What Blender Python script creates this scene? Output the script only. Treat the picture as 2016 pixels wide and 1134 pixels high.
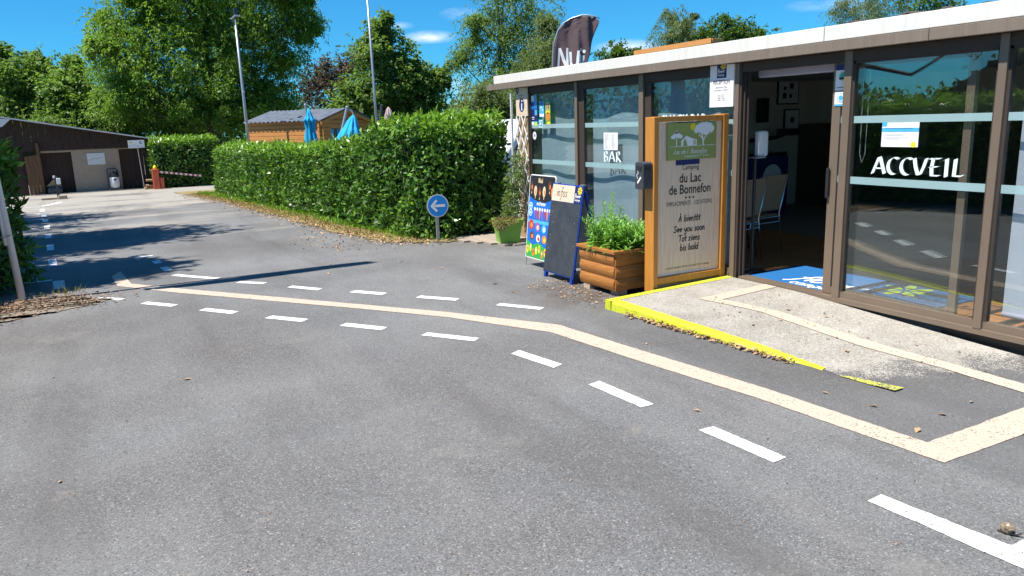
import bpy, math, random
import numpy as np
from mathutils import Vector, Matrix
random.seed(7); rng = np.random.default_rng(7)
R = math.radians
SC = bpy.context.scene
COL = SC.collection
for o in list(bpy.data.objects): bpy.data.objects.remove(o, do_unlink=True)

# ------------------------------------------------------------------ camera
cam_d = bpy.data.cameras.new('camera'); cam = bpy.data.objects.new('camera', cam_d); COL.objects.link(cam)
_y, _p, _r = R(27.601), R(12.3), R(1.9)
_f = Vector((math.sin(_y)*math.cos(_p), math.cos(_y)*math.cos(_p), -math.sin(_p)))
_r0 = Vector((math.cos(_y), -math.sin(_y), 0)); _u0 = _r0.cross(_f)
_rt = math.cos(_r)*_r0 - math.sin(_r)*_u0; _up = math.sin(_r)*_r0 + math.cos(_r)*_u0
cam.matrix_world = Matrix(((_rt.x, _up.x, -_f.x, 0), (_rt.y, _up.y, -_f.y, 0), (_rt.z, _up.z, -_f.z, 1.7), (0, 0, 0, 1)))
cam_d.sensor_width = 36; cam_d.lens = 1500/2016*36; cam_d.clip_start = 0.05; cam_d.clip_end = 2000
SC.camera = cam
SC.render.resolution_x = 1024; SC.render.resolution_y = 576

# ------------------------------------------------------------------ sky and sun
SUN_EL, SUN_AZ = 62.5, 270.0          # azimuth clockwise from +Y
w = bpy.data.worlds.new('World'); SC.world = w; w.use_nodes = True
nt = w.node_tree; nt.nodes.clear()
def N(nt, t, **k):
    n = nt.nodes.new(t)
    for a, b in k.items(): setattr(n, a, b)
    return n
out = N(nt, 'ShaderNodeOutputWorld'); bg = N(nt, 'ShaderNodeBackground')
sky = N(nt, 'ShaderNodeTexSky', sky_type='NISHITA', sun_disc=False)
sky.sun_elevation = R(SUN_EL); sky.sun_rotation = R(SUN_AZ); sky.altitude = 600; sky.air_density = 1.0; sky.dust_density = 0.3; sky.ozone_density = 3.0
tint = N(nt, 'ShaderNodeMix', data_type='RGBA', blend_type='MULTIPLY'); tint.inputs[0].default_value = 1
tint.inputs[7].default_value = (0.18, 0.74, 1.10, 1)
nt.links.new(sky.outputs[0], tint.inputs[6])
tc = N(nt, 'ShaderNodeTexCoord'); last = tint.outputs[2]
def cdir(x, y, z): return Vector((x, y, z)).normalized()
nz = N(nt, 'ShaderNodeTexNoise'); nz.inputs['Scale'].default_value = 16; nz.inputs['Detail'].default_value = 9; nz.inputs['Roughness'].default_value = .62
mp = N(nt, 'ShaderNodeMapping'); mp.inputs['Scale'].default_value = (1, 1, 2.6)
nt.links.new(tc.outputs['Generated'], mp.inputs[0]); nt.links.new(mp.outputs[0], nz.inputs[0])
acc = None
CLOUDS = [((0.3781, 0.9197, 0.1059), .021, .0052, .75), ((0.4114, 0.9018, 0.1321), .016, .005, .45), ((0.590, 0.80, 0.084), .030, .007, .6), ((0.610, 0.79, 0.072), .020, .008, .6),
          ((0.398, 0.917, 0.040), .018, .013, .5), ((0.7567, 0.6427, 0.1201), .03, .005, .4), ((0.345, 0.93, 0.12), .010, .003, .25),
          ((-0.55, 0.8, 0.16), .10, .02, .8), ((-0.72, 0.66, 0.12), .12, .02, .9), ((-0.85, 0.5, 0.2), .12, .025, .8), ((-0.4, 0.9, 0.28), .08, .02, .6)]
for (d, wx, wz, a) in CLOUDS:
    d = cdir(*d)
    sub = N(nt, 'ShaderNodeVectorMath', operation='SUBTRACT'); sub.inputs[1].default_value = d
    nt.links.new(tc.outputs['Generated'], sub.inputs[0])
    scl = N(nt, 'ShaderNodeVectorMath', operation='MULTIPLY'); scl.inputs[1].default_value = (1/wx, 1/wx, 1/wz)
    nt.links.new(sub.outputs[0], scl.inputs[0])
    ln = N(nt, 'ShaderNodeVectorMath', operation='LENGTH'); nt.links.new(scl.outputs[0], ln.inputs[0])
    mr = N(nt, 'ShaderNodeMapRange'); mr.inputs[1].default_value = 1.7; mr.inputs[2].default_value = 0.0; mr.inputs[3].default_value = 0; mr.inputs[4].default_value = a
    nt.links.new(ln.outputs['Value'], mr.inputs[0])
    if acc is None: acc = mr.outputs[0]
    else:
        mx = N(nt, 'ShaderNodeMath', operation='MAXIMUM'); nt.links.new(acc, mx.inputs[0]); nt.links.new(mr.outputs[0], mx.inputs[1]); acc = mx.outputs[0]
ns = N(nt, 'ShaderNodeMapRange'); ns.inputs[1].default_value = .36; ns.inputs[2].default_value = .62; nt.links.new(nz.outputs[0], ns.inputs[0])
ml = N(nt, 'ShaderNodeMath', operation='MULTIPLY'); nt.links.new(acc, ml.inputs[0]); nt.links.new(ns.outputs[0], ml.inputs[1])
ml2 = N(nt, 'ShaderNodeMath', operation='MULTIPLY', use_clamp=True); nt.links.new(ml.outputs[0], ml2.inputs[0]); ml2.inputs[1].default_value = 1.5
cm = N(nt, 'ShaderNodeMix', data_type='RGBA'); nt.links.new(ml2.outputs[0], cm.inputs[0]); nt.links.new(last, cm.inputs[6]); cm.inputs[7].default_value = (8.2, 9.0, 10.8, 1)
nt.links.new(cm.outputs[2], bg.inputs[0]); bg.inputs[1].default_value = 0.068
nt.links.new(bg.outputs[0], out.inputs[0])
sd = bpy.data.lights.new('sun', 'SUN'); sd.energy = 4.3; sd.angle = R(.55); sd.color = (1, .955, .88)
sun = bpy.data.objects.new('sun', sd); COL.objects.link(sun)
_sv = Vector((math.sin(R(SUN_AZ-1))*math.cos(R(SUN_EL)), math.cos(R(SUN_AZ-1))*math.cos(R(SUN_EL)), math.sin(R(SUN_EL))))
sun.rotation_euler = _sv.to_track_quat('Z', 'Y').to_euler()
SC.view_settings.view_transform = 'Standard'; SC.view_settings.look = 'None'; SC.view_settings.gamma = 1
SC.view_settings.use_curve_mapping = False; SC.view_settings.exposure = 1.0

# ------------------------------------------------------------------ materials
def rgb(h):                                  # sRGB 0-255 tuple -> linear
    return tuple(((c/255)/12.92 if c/255 <= .04045 else ((c/255+.055)/1.055)**2.4) for c in h) + (1,)
def M(name, col, rough=.6, var=.15, scale=6, bump=0, bscale=40, metal=0, spec=.5, stretch=None, island=0, transl=0, detail=5, col2=None, gloss=0):
    m = bpy.data.materials.new(name); m.use_nodes = True; t = m.node_tree; b = t.nodes['Principled BSDF']
    b.inputs['Roughness'].default_value = rough; b.inputs['Metallic'].default_value = metal; b.inputs['Specular IOR Level'].default_value = spec
    c = N(t, 'ShaderNodeTexCoord'); mpn = N(t, 'ShaderNodeMapping'); t.links.new(c.outputs['Object'], mpn.inputs[0])
    if stretch: mpn.inputs['Scale'].default_value = stretch
    nn = N(t, 'ShaderNodeTexNoise'); nn.inputs['Scale'].default_value = scale; nn.inputs['Detail'].default_value = detail; nn.inputs['Roughness'].default_value = .65
    t.links.new(mpn.outputs[0], nn.inputs[0])
    mrn = N(t, 'ShaderNodeMapRange'); mrn.inputs[1].default_value = .3; mrn.inputs[2].default_value = .7; t.links.new(nn.outputs[0], mrn.inputs[0])
    mix = N(t, 'ShaderNodeMix', data_type='RGBA'); t.links.new(mrn.outputs[0], mix.inputs[0])
    c2 = col2 or tuple(min(1, v*(1+var)) for v in col[:3])
    mix.inputs[6].default_value = tuple(v*(1-var) for v in col[:3])+(1,) if col2 is None else tuple(col[:3])+(1,)
    mix.inputs[7].default_value = tuple(c2[:3])+(1,)
    o = mix.outputs[2]
    if island:
        g = N(t, 'ShaderNodeNewGeometry'); mi = N(t, 'ShaderNodeMapRange'); mi.inputs[3].default_value = 1-island; mi.inputs[4].default_value = 1+island
        t.links.new(g.outputs['Random Per Island'], mi.inputs[0])
        mu = N(t, 'ShaderNodeVectorMath', operation='SCALE'); t.links.new(o, mu.inputs[0]); t.links.new(mi.outputs[0], mu.inputs['Scale']); o = mu.outputs[0]
    t.links.new(o, b.inputs['Base Color'])
    if bump:
        bn = N(t, 'ShaderNodeTexNoise'); bn.inputs['Scale'].default_value = bscale; bn.inputs['Detail'].default_value = 6; t.links.new(mpn.outputs[0], bn.inputs[0])
        bb = N(t, 'ShaderNodeBump'); bb.inputs['Strength'].default_value = bump; bb.inputs['Distance'].default_value = .01
        t.links.new(bn.outputs[0], bb.inputs['Height']); t.links.new(bb.outputs[0], b.inputs['Normal'])
    if transl:
        tr = N(t, 'ShaderNodeBsdfTranslucent'); ms = N(t, 'ShaderNodeMixShader'); ms.inputs[0].default_value = transl
        tm = N(t, 'ShaderNodeMix', data_type='RGBA', blend_type='MULTIPLY'); tm.inputs[0].default_value = 1; t.links.new(o, tm.inputs[6]); tm.inputs[7].default_value = (1.5, 1.5, .6, 1)
        t.links.new(tm.outputs[2], tr.inputs[0]); t.links.new(b.outputs[0], ms.inputs[1]); t.links.new(tr.outputs[0], ms.inputs[2])
        t.links.new(ms.outputs[0], t.nodes['Material Output'].inputs[0])
    return m

def asphalt_nodes(t):
    """weathered asphalt colour + height; returns (colour socket, bump normal socket)"""
    g = N(t, 'ShaderNodeNewGeometry')
    def noise(s, d=4, r=.6):
        n = N(t, 'ShaderNodeTexNoise'); n.inputs['Scale'].default_value = s; n.inputs['Detail'].default_value = d; n.inputs['Roughness'].default_value = r
        t.links.new(g.outputs['Position'], n.inputs[0]); return n.outputs[0]
    def ramp(src, a, b, lo=0, hi=1):
        m = N(t, 'ShaderNodeMapRange'); m.inputs[1].default_value = a; m.inputs[2].default_value = b; m.inputs[3].default_value = lo; m.inputs[4].default_value = hi
        t.links.new(src, m.inputs[0]); return m.outputs[0]
    def mixc(f, a, b, bt='MIX'):
        m = N(t, 'ShaderNodeMix', data_type='RGBA', blend_type=bt); t.links.new(f, m.inputs[0]) if not isinstance(f, float) else setattr(m.inputs[0], 'default_value', f)
        for s, v in ((6, a), (7, b)):
            if isinstance(v, tuple): m.inputs[s].default_value = v
            else: t.links.new(v, m.inputs[s])
        return m.outputs[2]
    def mul(a, b):
        m = N(t, 'ShaderNodeMath', operation='MULTIPLY')
        for s, v in ((0, a), (1, b)):
            if isinstance(v, (int, float)): m.inputs[s].default_value = v
            else: t.links.new(v, m.inputs[s])
        return m.outputs[0]
    vor = N(t, 'ShaderNodeTexVoronoi'); vor.inputs['Scale'].default_value = 150; t.links.new(g.outputs['Position'], vor.inputs[0])
    sepc = N(t, 'ShaderNodeSeparateColor'); t.links.new(vor.outputs['Color'], sepc.inputs[0])
    fine = noise(150, 3, .7)
    base = mixc(ramp(noise(.55, 5, .6), .38, .62), (.124, .122, .120, 1), (.200, .198, .194, 1))
    base = mixc(ramp(noise(.23, 3), .46, .62, 0, .8), base, (.10, .088, .080, 1))
    base = mixc(ramp(sepc.outputs[0], .45, 1.0, 0, .62), base, (.30, .298, .295, 1))
    base = mixc(ramp(sepc.outputs[1], .82, .97, 0, .62), base, (.03, .03, .032, 1))
    base = mixc(ramp(sepc.outputs[2], .975, .99, 0, .55), base, (.45, .45, .44, 1))
    base = mixc(ramp(fine, .35, .65, 0, .35), base, (.05, .05, .053, 1))
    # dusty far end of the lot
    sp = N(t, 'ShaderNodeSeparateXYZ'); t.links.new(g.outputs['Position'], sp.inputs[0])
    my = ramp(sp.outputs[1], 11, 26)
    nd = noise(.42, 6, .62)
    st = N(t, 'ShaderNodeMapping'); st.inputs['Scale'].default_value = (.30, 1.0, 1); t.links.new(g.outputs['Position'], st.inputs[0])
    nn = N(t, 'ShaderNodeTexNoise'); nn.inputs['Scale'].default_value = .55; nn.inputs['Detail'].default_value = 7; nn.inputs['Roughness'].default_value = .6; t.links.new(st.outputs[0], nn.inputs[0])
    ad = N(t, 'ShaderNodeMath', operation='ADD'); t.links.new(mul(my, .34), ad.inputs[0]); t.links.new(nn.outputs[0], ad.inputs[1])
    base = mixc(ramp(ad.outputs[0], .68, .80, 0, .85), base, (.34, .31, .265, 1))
    # long worn streaks, darker repair patches, thin light scuffs
    sm = N(t, 'ShaderNodeMapping'); sm.inputs['Rotation'].default_value = (0, 0, .45); sm.inputs['Scale'].default_value = (1.6, .22, 1); t.links.new(g.outputs['Position'], sm.inputs[0])
    sn = N(t, 'ShaderNodeTexNoise'); sn.inputs['Scale'].default_value = .8; sn.inputs['Detail'].default_value = 6; sn.inputs['Roughness'].default_value = .6; t.links.new(sm.outputs[0], sn.inputs[0])
    base = mixc(ramp(sn.outputs[0], .52, .68, 0, .5), base, (.075, .070, .066, 1))
    base = mixc(ramp(sn.outputs[0], .46, .34, 0, .16), base, (.27, .262, .25, 1))
    base = mixc(ramp(noise(.9, 7, .68), .60, .70, 0, .4), base, (.25, .235, .205, 1))
    # small dirt and sand marks
    base = mixc(ramp(mul(noise(1.7, 6, .7), noise(6, 3)), .36, .44, 0, .5), base, (.22, .20, .17, 1))
    # darker newer tarmac beside the ramp, brown dirt washed out of the planter
    jx = N(t, 'ShaderNodeMath', operation='ADD'); t.links.new(sp.outputs[0], jx.inputs[0]); t.links.new(mul(noise(2.0, 4), .25), jx.inputs[1])
    base = mixc(mul(ramp(jx.outputs[0], 3.52, 3.66, 0, .36), ramp(sp.outputs[1], 5.9, 5.2)), base, (.055, .054, .056, 1))
    ds = N(t, 'ShaderNodeVectorMath', operation='DISTANCE'); t.links.new(g.outputs['Position'], ds.inputs[0]); ds.inputs[1].default_value = (4.25, 6.25, 0)
    base = mixc(mul(ramp(ds.outputs['Value'], 1.0, .25), ramp(noise(3.2, 6, .7), .38, .55, 0, .85)), base, (.085, .06, .042, 1))
    h = mixc(.5, sepc.outputs[0], fine)
    bp = N(t, 'ShaderNodeBump'); bp.inputs['Strength'].default_value = .6; bp.inputs['Distance'].default_value = .005; t.links.new(h, bp.inputs['Height'])
    return base, bp.outputs[0], noise, ramp, mixc, mul, sp, sepc, fine
def asphalt_mat(name='asphalt', kind='asphalt', over=None, wear=.3):
    m = bpy.data.materials.new(name); m.use_nodes = True; t = m.node_tree; b = t.nodes['Principled BSDF']; b.inputs['Roughness'].default_value = .85
    base, nrm, noise, ramp, mixc, mul, sp, sepc, fine = asphalt_nodes(t)
    if kind == 'paint':
        wm = ramp(sepc.outputs[1], 1-wear, 1-wear*.85, 0, 1)
        big = ramp(noise(5, 5, .7), .42, .58, .15, 1)
        mask = mul(wm, big)
        col = mixc(ramp(noise(9, 5), .35, .65, 0, .25), over, tuple(v*.8 for v in over[:3])+(1,))
        base = mixc(mask, col, base)
    if kind == 'concrete':
        cc = mixc(ramp(noise(2.2, 6, .65), .35, .65), (.26, .235, .20, 1), (.385, .355, .31, 1))
        cc = mixc(ramp(sepc.outputs[1], .72, .92, 0, .62), cc, (.14, .125, .105, 1))
        cc = mixc(ramp(noise(38, 4, .7), .50, .66, 0, .5), cc, (.17, .155, .13, 1))
        cc = mixc(ramp(sepc.outputs[0], .86, .95, 0, .6), cc, (.62, .60, .55, 1))
        # fades into the asphalt at its low end
        ad = N(t, 'ShaderNodeMath', operation='ADD'); t.links.new(sp.outputs[1], ad.inputs[0])
        sx = N(t, 'ShaderNodeMath', operation='MULTIPLY_ADD'); t.links.new(sp.outputs[0], sx.inputs[0]); sx.inputs[1].default_value = .40; t.links.new(mul(noise(3.0, 7, .72), 1.5), sx.inputs[2])
        t.links.new(sx.outputs[0], ad.inputs[1])
        gr = N(t, 'ShaderNodeMath', operation='MULTIPLY_ADD'); t.links.new(sepc.outputs[2], gr.inputs[0]); gr.inputs[1].default_value = .42; t.links.new(ad.outputs[0], gr.inputs[2])
        base = mixc(ramp(gr.outputs[0], 5.78, 5.86), base, cc)
    t.links.new(base, b.inputs['Base Color']); t.links.new(nrm, b.inputs['Normal'])
    return m

def glass_mat(name, tintc, refl):
    m = bpy.data.materials.new(name); m.use_nodes = True; t = m.node_tree; t.nodes.remove(t.nodes['Principled BSDF'])
    tr = N(t, 'ShaderNodeBsdfTransparent'); tr.inputs[0].default_value = tintc
    gl = N(t, 'ShaderNodeBsdfGlossy'); gl.inputs['Roughness'].default_value = 0.004; gl.inputs[0].default_value = (.95, 1, 1, 1)
    fr = N(t, 'ShaderNodeLayerWeight'); fr.inputs[0].default_value = .5      # Schlick curve, the same on both faces of the pane
    pw = N(t, 'ShaderNodeMath', operation='POWER'); t.links.new(fr.outputs['Facing'], pw.inputs[0]); pw.inputs[1].default_value = 4.5
    ad = N(t, 'ShaderNodeMath', operation='MULTIPLY_ADD', use_clamp=True); t.links.new(pw.outputs[0], ad.inputs[0]); ad.inputs[1].default_value = .9; ad.inputs[2].default_value = refl+.04
    # float glass is never quite flat
    tc = N(t, 'ShaderNodeNewGeometry'); nn = N(t, 'ShaderNodeTexNoise'); nn.inputs['Scale'].default_value = 1.6; nn.inputs['Detail'].default_value = 1; t.links.new(tc.outputs['Position'], nn.inputs[0])
    bp = N(t, 'ShaderNodeBump'); bp.inputs['Strength'].default_value = .03; bp.inputs['Distance'].default_value = .02; t.links.new(nn.outputs[0], bp.inputs['Height']); t.links.new(bp.outputs[0], gl.inputs['Normal'])
    ms = N(t, 'ShaderNodeMixShader'); t.links.new(ad.outputs[0], ms.inputs[0]); t.links.new(tr.outputs[0], ms.inputs[1]); t.links.new(gl.outputs[0], ms.inputs[2])
    t.links.new(ms.outputs[0], t.nodes['Material Output'].inputs[0]); return m

MT = {}
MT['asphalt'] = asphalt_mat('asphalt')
MT['white_paint'] = asphalt_mat('white_road_paint', 'paint', (.74, .75, .76, 1), .10)
MT['beige_paint'] = asphalt_mat('beige_road_paint', 'paint', (.52, .415, .325, 1), .09)
MT['yellow_faded'] = asphalt_mat('faded_yellow_paint', 'paint', (.55, .55, .06, 1), .6)
MT['concrete'] = asphalt_mat('concrete', 'concrete')
MT['yellow'] = asphalt_mat('yellow_kerb_paint', 'paint', (.56, .60, .02, 1), .16)
MT['earth'] = M('earth', (.13, .10, .07), .95, .5, 3, .8, 60)
MT['soil'] = M('gravel_soil', (.11, .09, .07), .95, .6, 26, 1, 80, detail=8, col2=(.34, .29, .23))
MT['verge'] = M('dry_verge', (.20, .17, .06), .95, .6, 5, 1, 80, detail=9, col2=(.32, .22, .11))
MT['grassground'] = M('grass_ground', (.06, .09, .025), .95, .5, .8, .8, 40)
MT['white'] = M('white_paint', (.80, .80, .78), .45, .03, 2)
MT['fascia_white'] = M('white_fascia', (.64, .615, .56), .5, .05, 5, .05, 40, stretch=(1, 5, .4), col2=(.73, .71, .66), detail=8)
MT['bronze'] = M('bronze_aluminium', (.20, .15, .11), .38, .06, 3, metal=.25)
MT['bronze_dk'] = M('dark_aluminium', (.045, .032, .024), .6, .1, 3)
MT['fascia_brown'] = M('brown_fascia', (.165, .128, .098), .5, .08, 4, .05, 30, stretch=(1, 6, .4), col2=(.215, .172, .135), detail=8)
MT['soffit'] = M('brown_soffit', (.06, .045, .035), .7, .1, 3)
MT['glass'] = glass_mat('window_glass', (.955, .975, .97, 1), .035)
MT['glass_blind'] = glass_mat('blind_side_glass', (.86, .92, .93, 1), .02)
MT['frost'] = M('frosted_vinyl', (.40, .55, .56), .6, .05, 2)
_t = MT['frost'].node_tree; _tr = N(_t, 'ShaderNodeBsdfTransparent'); _tr.inputs[0].default_value = (.75, .92, .93, 1); _ms = N(_t, 'ShaderNodeMixShader'); _ms.inputs[0].default_value = .42
_t.links.new(_t.nodes['Principled BSDF'].outputs[0], _ms.inputs[1]); _t.links.new(_tr.outputs[0], _ms.inputs[2]); _t.links.new(_ms.outputs[0], _t.nodes['Material Output'].inputs[0])
MT['vinyl_white'] = M('white_vinyl', (.74, .86, .84), .6, .02, 2)
MT['blind'] = M('grey_roller_blind', (.35, .395, .43), .9, .10, 3, .3, 120, stretch=(1, 1, .3))
MT['blind_right'] = M('pale_roller_blind', (.42, .45, .52), .9, .08, 3, .3, 120)
MT['lavender'] = M('lavender_blind', (.42, .40, .52), .6, .06, 3)
MT['wall_in'] = M('cream_wall', (.72, .66, .56), .9, .08, 2)
MT['wall_dk'] = M('brown_wall', (.11, .085, .06), .9, .1, 2)
MT['ceil'] = M('ceiling', (.5, .48, .45), .9, .1, 2)
MT['tile'] = M('terracotta_tile', (.40, .17, .055), .55, .22, 5, .1, 30)
MT['grout'] = M('grout', (.30, .25, .20), .9, .1, 8)
MT['mat_blue'] = M('blue_carpet', (.005, .12, .34), .95, .15, 60, .6, 200)
MT['ink_white'] = M('white_print', (.80, .80, .80), .6, .02, 2)
MT['ink_yellow'] = M('yellow_print', (.80, .62, .02), .6, .05, 3)
MT['ink_lime'] = M('lime_print', (.55, .68, .04), .7, .05, 3)
MT['ink_navy'] = M('navy_print', (.012, .02, .13), .5, .1, 3)
MT['ink_black'] = M('black_print', (.015, .014, .014), .5, .1, 3)
MT['ink_grey'] = M('grey_print', (.12, .11, .10), .6, .1, 3)
MT['ink_blue'] = M('blue_print', (.01, .14, .52), .4, .12, 5)
MT['ink_sky'] = M('light_blue_print', (.08, .42, .72), .4, .12, 5)
MT['ink_red'] = M('red_print', (.52, .03, .025), .4, .15, 5)
MT['ink_green'] = M('green_print', (.04, .36, .06), .4, .15, 5)
MT['ink_orange'] = M('orange_print', (.72, .22, .05), .4, .15, 5)
MT['ink_purple'] = M('purple_print', (.28, .10, .42), .4, .15, 5)
MT['ink_brown'] = M('chocolate_print', (.11, .035, .015), .4, .2, 9)
MT['ink_cream'] = M('cream_print', (.74, .54, .32), .5, .1, 9)
MT['ink_teal'] = M('teal_print', (.03, .40, .45), .4, .1, 5)
MT['olive'] = M('olive_print', (.29, .33, .095), .55, .03, 3)
MT['panel_wood'] = M('pale_wood_print', (.64, .46, .32), .5, .1, 14, stretch=(9, 9, .35), col2=(.88, .69, .52))
MT['sign_wood'] = M('wood_look_print', (.60, .46, .32), .5, .1, 8, stretch=(.6, 1, 9), col2=(.74, .60, .45))
MT['chalet_board'] = M('sunlit_larch', (.62, .27, .08), .6, .1, 6, .2, 30)
MT['wood'] = M('orange_stained_wood', (.42, .165, .025), .42, .1, 6, .25, 30, stretch=(8, 8, .7), col2=(.58, .25, .05))
MT['wood_h'] = M('stained_planter_wood', (.26, .098, .018), .5, .1, 6, .3, 30, stretch=(1, 1, 9), col2=(.42, .175, .04))
MT['wood_pale'] = M('worn_wood', (.33, .22, .12), .7, .2, 6, .3, 30)
MT['cabin'] = M('cabin_log_wood', (.50, .20, .045), .6, .1, 5, .3, 30, stretch=(1, 1, 6), col2=(.58, .27, .08))
MT['roof_metal'] = M('grey_roof_sheet', (.17, .19, .22), .5, .25, 4, metal=.2)
MT['dkwood'] = M('dark_brown_boards', (.032, .016, .011), .8, .3, 4, .3, 30, stretch=(6, 6, .6))
MT['midwood'] = M('brown_boards', (.13, .068, .03), .8, .3, 4, .3, 30, stretch=(6, 6, .6))
MT['render'] = M('beige_render', (.34, .275, .20), .95, .1, 9, .5, 60)
MT['deck'] = M('weathered_deck', (.34, .28, .22), .85, .2, 6, .4, 40, stretch=(1, 8, 1))
MT['greenpot'] = M('green_plastic', (.20, .42, .055), .45, .05, 3)
MT['chalk'] = M('chalkboard', (.022, .027, .036), .55, .2, 7, col2=(.05, .056, .066), detail=8)
MT['blueframe'] = M('blue_painted_wood', (.008, .045, .30), .4, .1, 5)
MT['board_back'] = M('white_board_back', (.62, .62, .62), .6, .05, 3)
MT['steel'] = M('galvanised_steel', (.42, .43, .45), .4, .1, 8, metal=.6)
MT['whitepole'] = M('white_plastic_pole', (.68, .70, .73), .4, .06, 6)
MT['chrome'] = M('chrome', (.7, .7, .72), .18, .02, 3, metal=1)
MT['black'] = M('black_plastic', (.02, .02, .022), .45, .15, 5)
MT['anthracite'] = M('anthracite_metal', (.045, .05, .06), .4, .1, 8)
MT['taupe'] = M('taupe_mesh', (.36, .235, .14), .8, .15, 60)
MT['mirrorleg'] = M('black_frame', (.03, .03, .03), .4, .1, 5)
MT['signblue'] = M('road_sign_blue', (.008, .24, .66), .5, .06, 3)
MT['redbox'] = M('faded_red_paint', (.56, .105, .05), .5, .12, 4)
MT['barred'] = M('barrier_red', (.50, .07, .05), .5, .1, 4)
MT['blue_cloth'] = M('blue_parasol_cloth', (.01, .34, .60), .85, .12, 5)
MT['mauve_cloth'] = M('mauve_parasol_cloth', (.42, .30, .32), .85, .12, 5)
MT['flag'] = M('brown_flag_cloth', (.115, .072, .075), .75, .1, 6, .1, 20, transl=.0)
MT['bark'] = M('bark', (.09, .07, .055), .9, .35, 5, .7, 20, stretch=(3, 3, .5))
MT['bark_pale'] = M('birch_bark', (.45, .43, .40), .8, .4, 5, .4, 20)
def leafm(name, a, b, rough=.55, isl=.45, tr=.42, spec=.4): return M(name, a, rough, .2, 1.1, island=isl, transl=tr, col2=b, spec=spec)
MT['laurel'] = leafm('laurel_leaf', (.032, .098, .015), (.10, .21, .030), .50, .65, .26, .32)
MT['laurel_top'] = leafm('bright_laurel_leaf', (.14, .29, .022), (.23, .38, .05), .33, .35, .3, .55)  # brighter yellow-green, given mostly to leaves at the hedge tops
MT['robinia'] = leafm('robinia_leaf', (.085, .195, .022), (.22, .345, .05))
MT['ash'] = leafm('ash_leaf', (.10, .19, .040), (.20, .31, .080))
MT['maple'] = leafm('maple_leaf', (.085, .165, .035), (.185, .28, .070))
MT['purple'] = leafm('purple_leaf', (.06, .035, .055), (.12, .075, .09))
MT['birch'] = leafm('birch_leaf', (.095, .14, .050), (.19, .24, .10))
MT['airy'] = leafm('pale_robinia_leaf', (.09, .17, .034), (.19, .28, .075))
MT['oak'] = leafm('oak_leaf', (.045, .10, .015), (.11, .19, .03))
MT['herb'] = leafm('herb_leaf', (.14, .32, .05), (.26, .48, .11), .5, .35, .3)
MT['vine'] = leafm('vine_leaf', (.11, .17, .05), (.22, .30, .10))
MT['drysedum'] = leafm('dry_sedum', (.16, .14, .05), (.30, .24, .12))
MT['grass'] = leafm('grass_blade', (.13, .15, .03), (.30, .28, .08))
MT['litter'] = M('dry_leaf', (.30, .17, .08), .8, .3, 9, island=.5, col2=(.44, .30, .17))
MT['litter_dk'] = M('brown_leaf', (.16, .09, .05), .8, .3, 9, island=.5, col2=(.30, .19, .11))
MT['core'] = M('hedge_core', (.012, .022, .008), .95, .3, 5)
MT['brick'] = M('pale_brick', (.40, .30, .22), .9, .3, 12, .5, 30)
MT['clay'] = M('clay_roof_tile', (.10, .075, .065), .9, .35, 9, .5, 30)
MT['roofgrey'] = M('grey_roof', (.12, .11, .105), .9, .3, 6, .5, 20)
MT['shell'] = M('snail_shell', (.09, .05, .025), .25, .5, 120, col2=(.42, .33, .22))
MT['snailbody'] = M('snail_body', (.06, .05, .045), .4, .3, 60)
MT['van'] = M('white_car_paint', (.72, .73, .74), .25, .03, 2)
MT['dark_glass'] = M('dark_car_glass', (.02, .022, .025), .08, .1, 2)
MT['rubber'] = M('tyre_rubber', (.02, .02, .02), .8, .2, 8)
MT['red_car'] = M('red_car_paint', (.40, .02, .015), .25, .05, 2)

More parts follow.
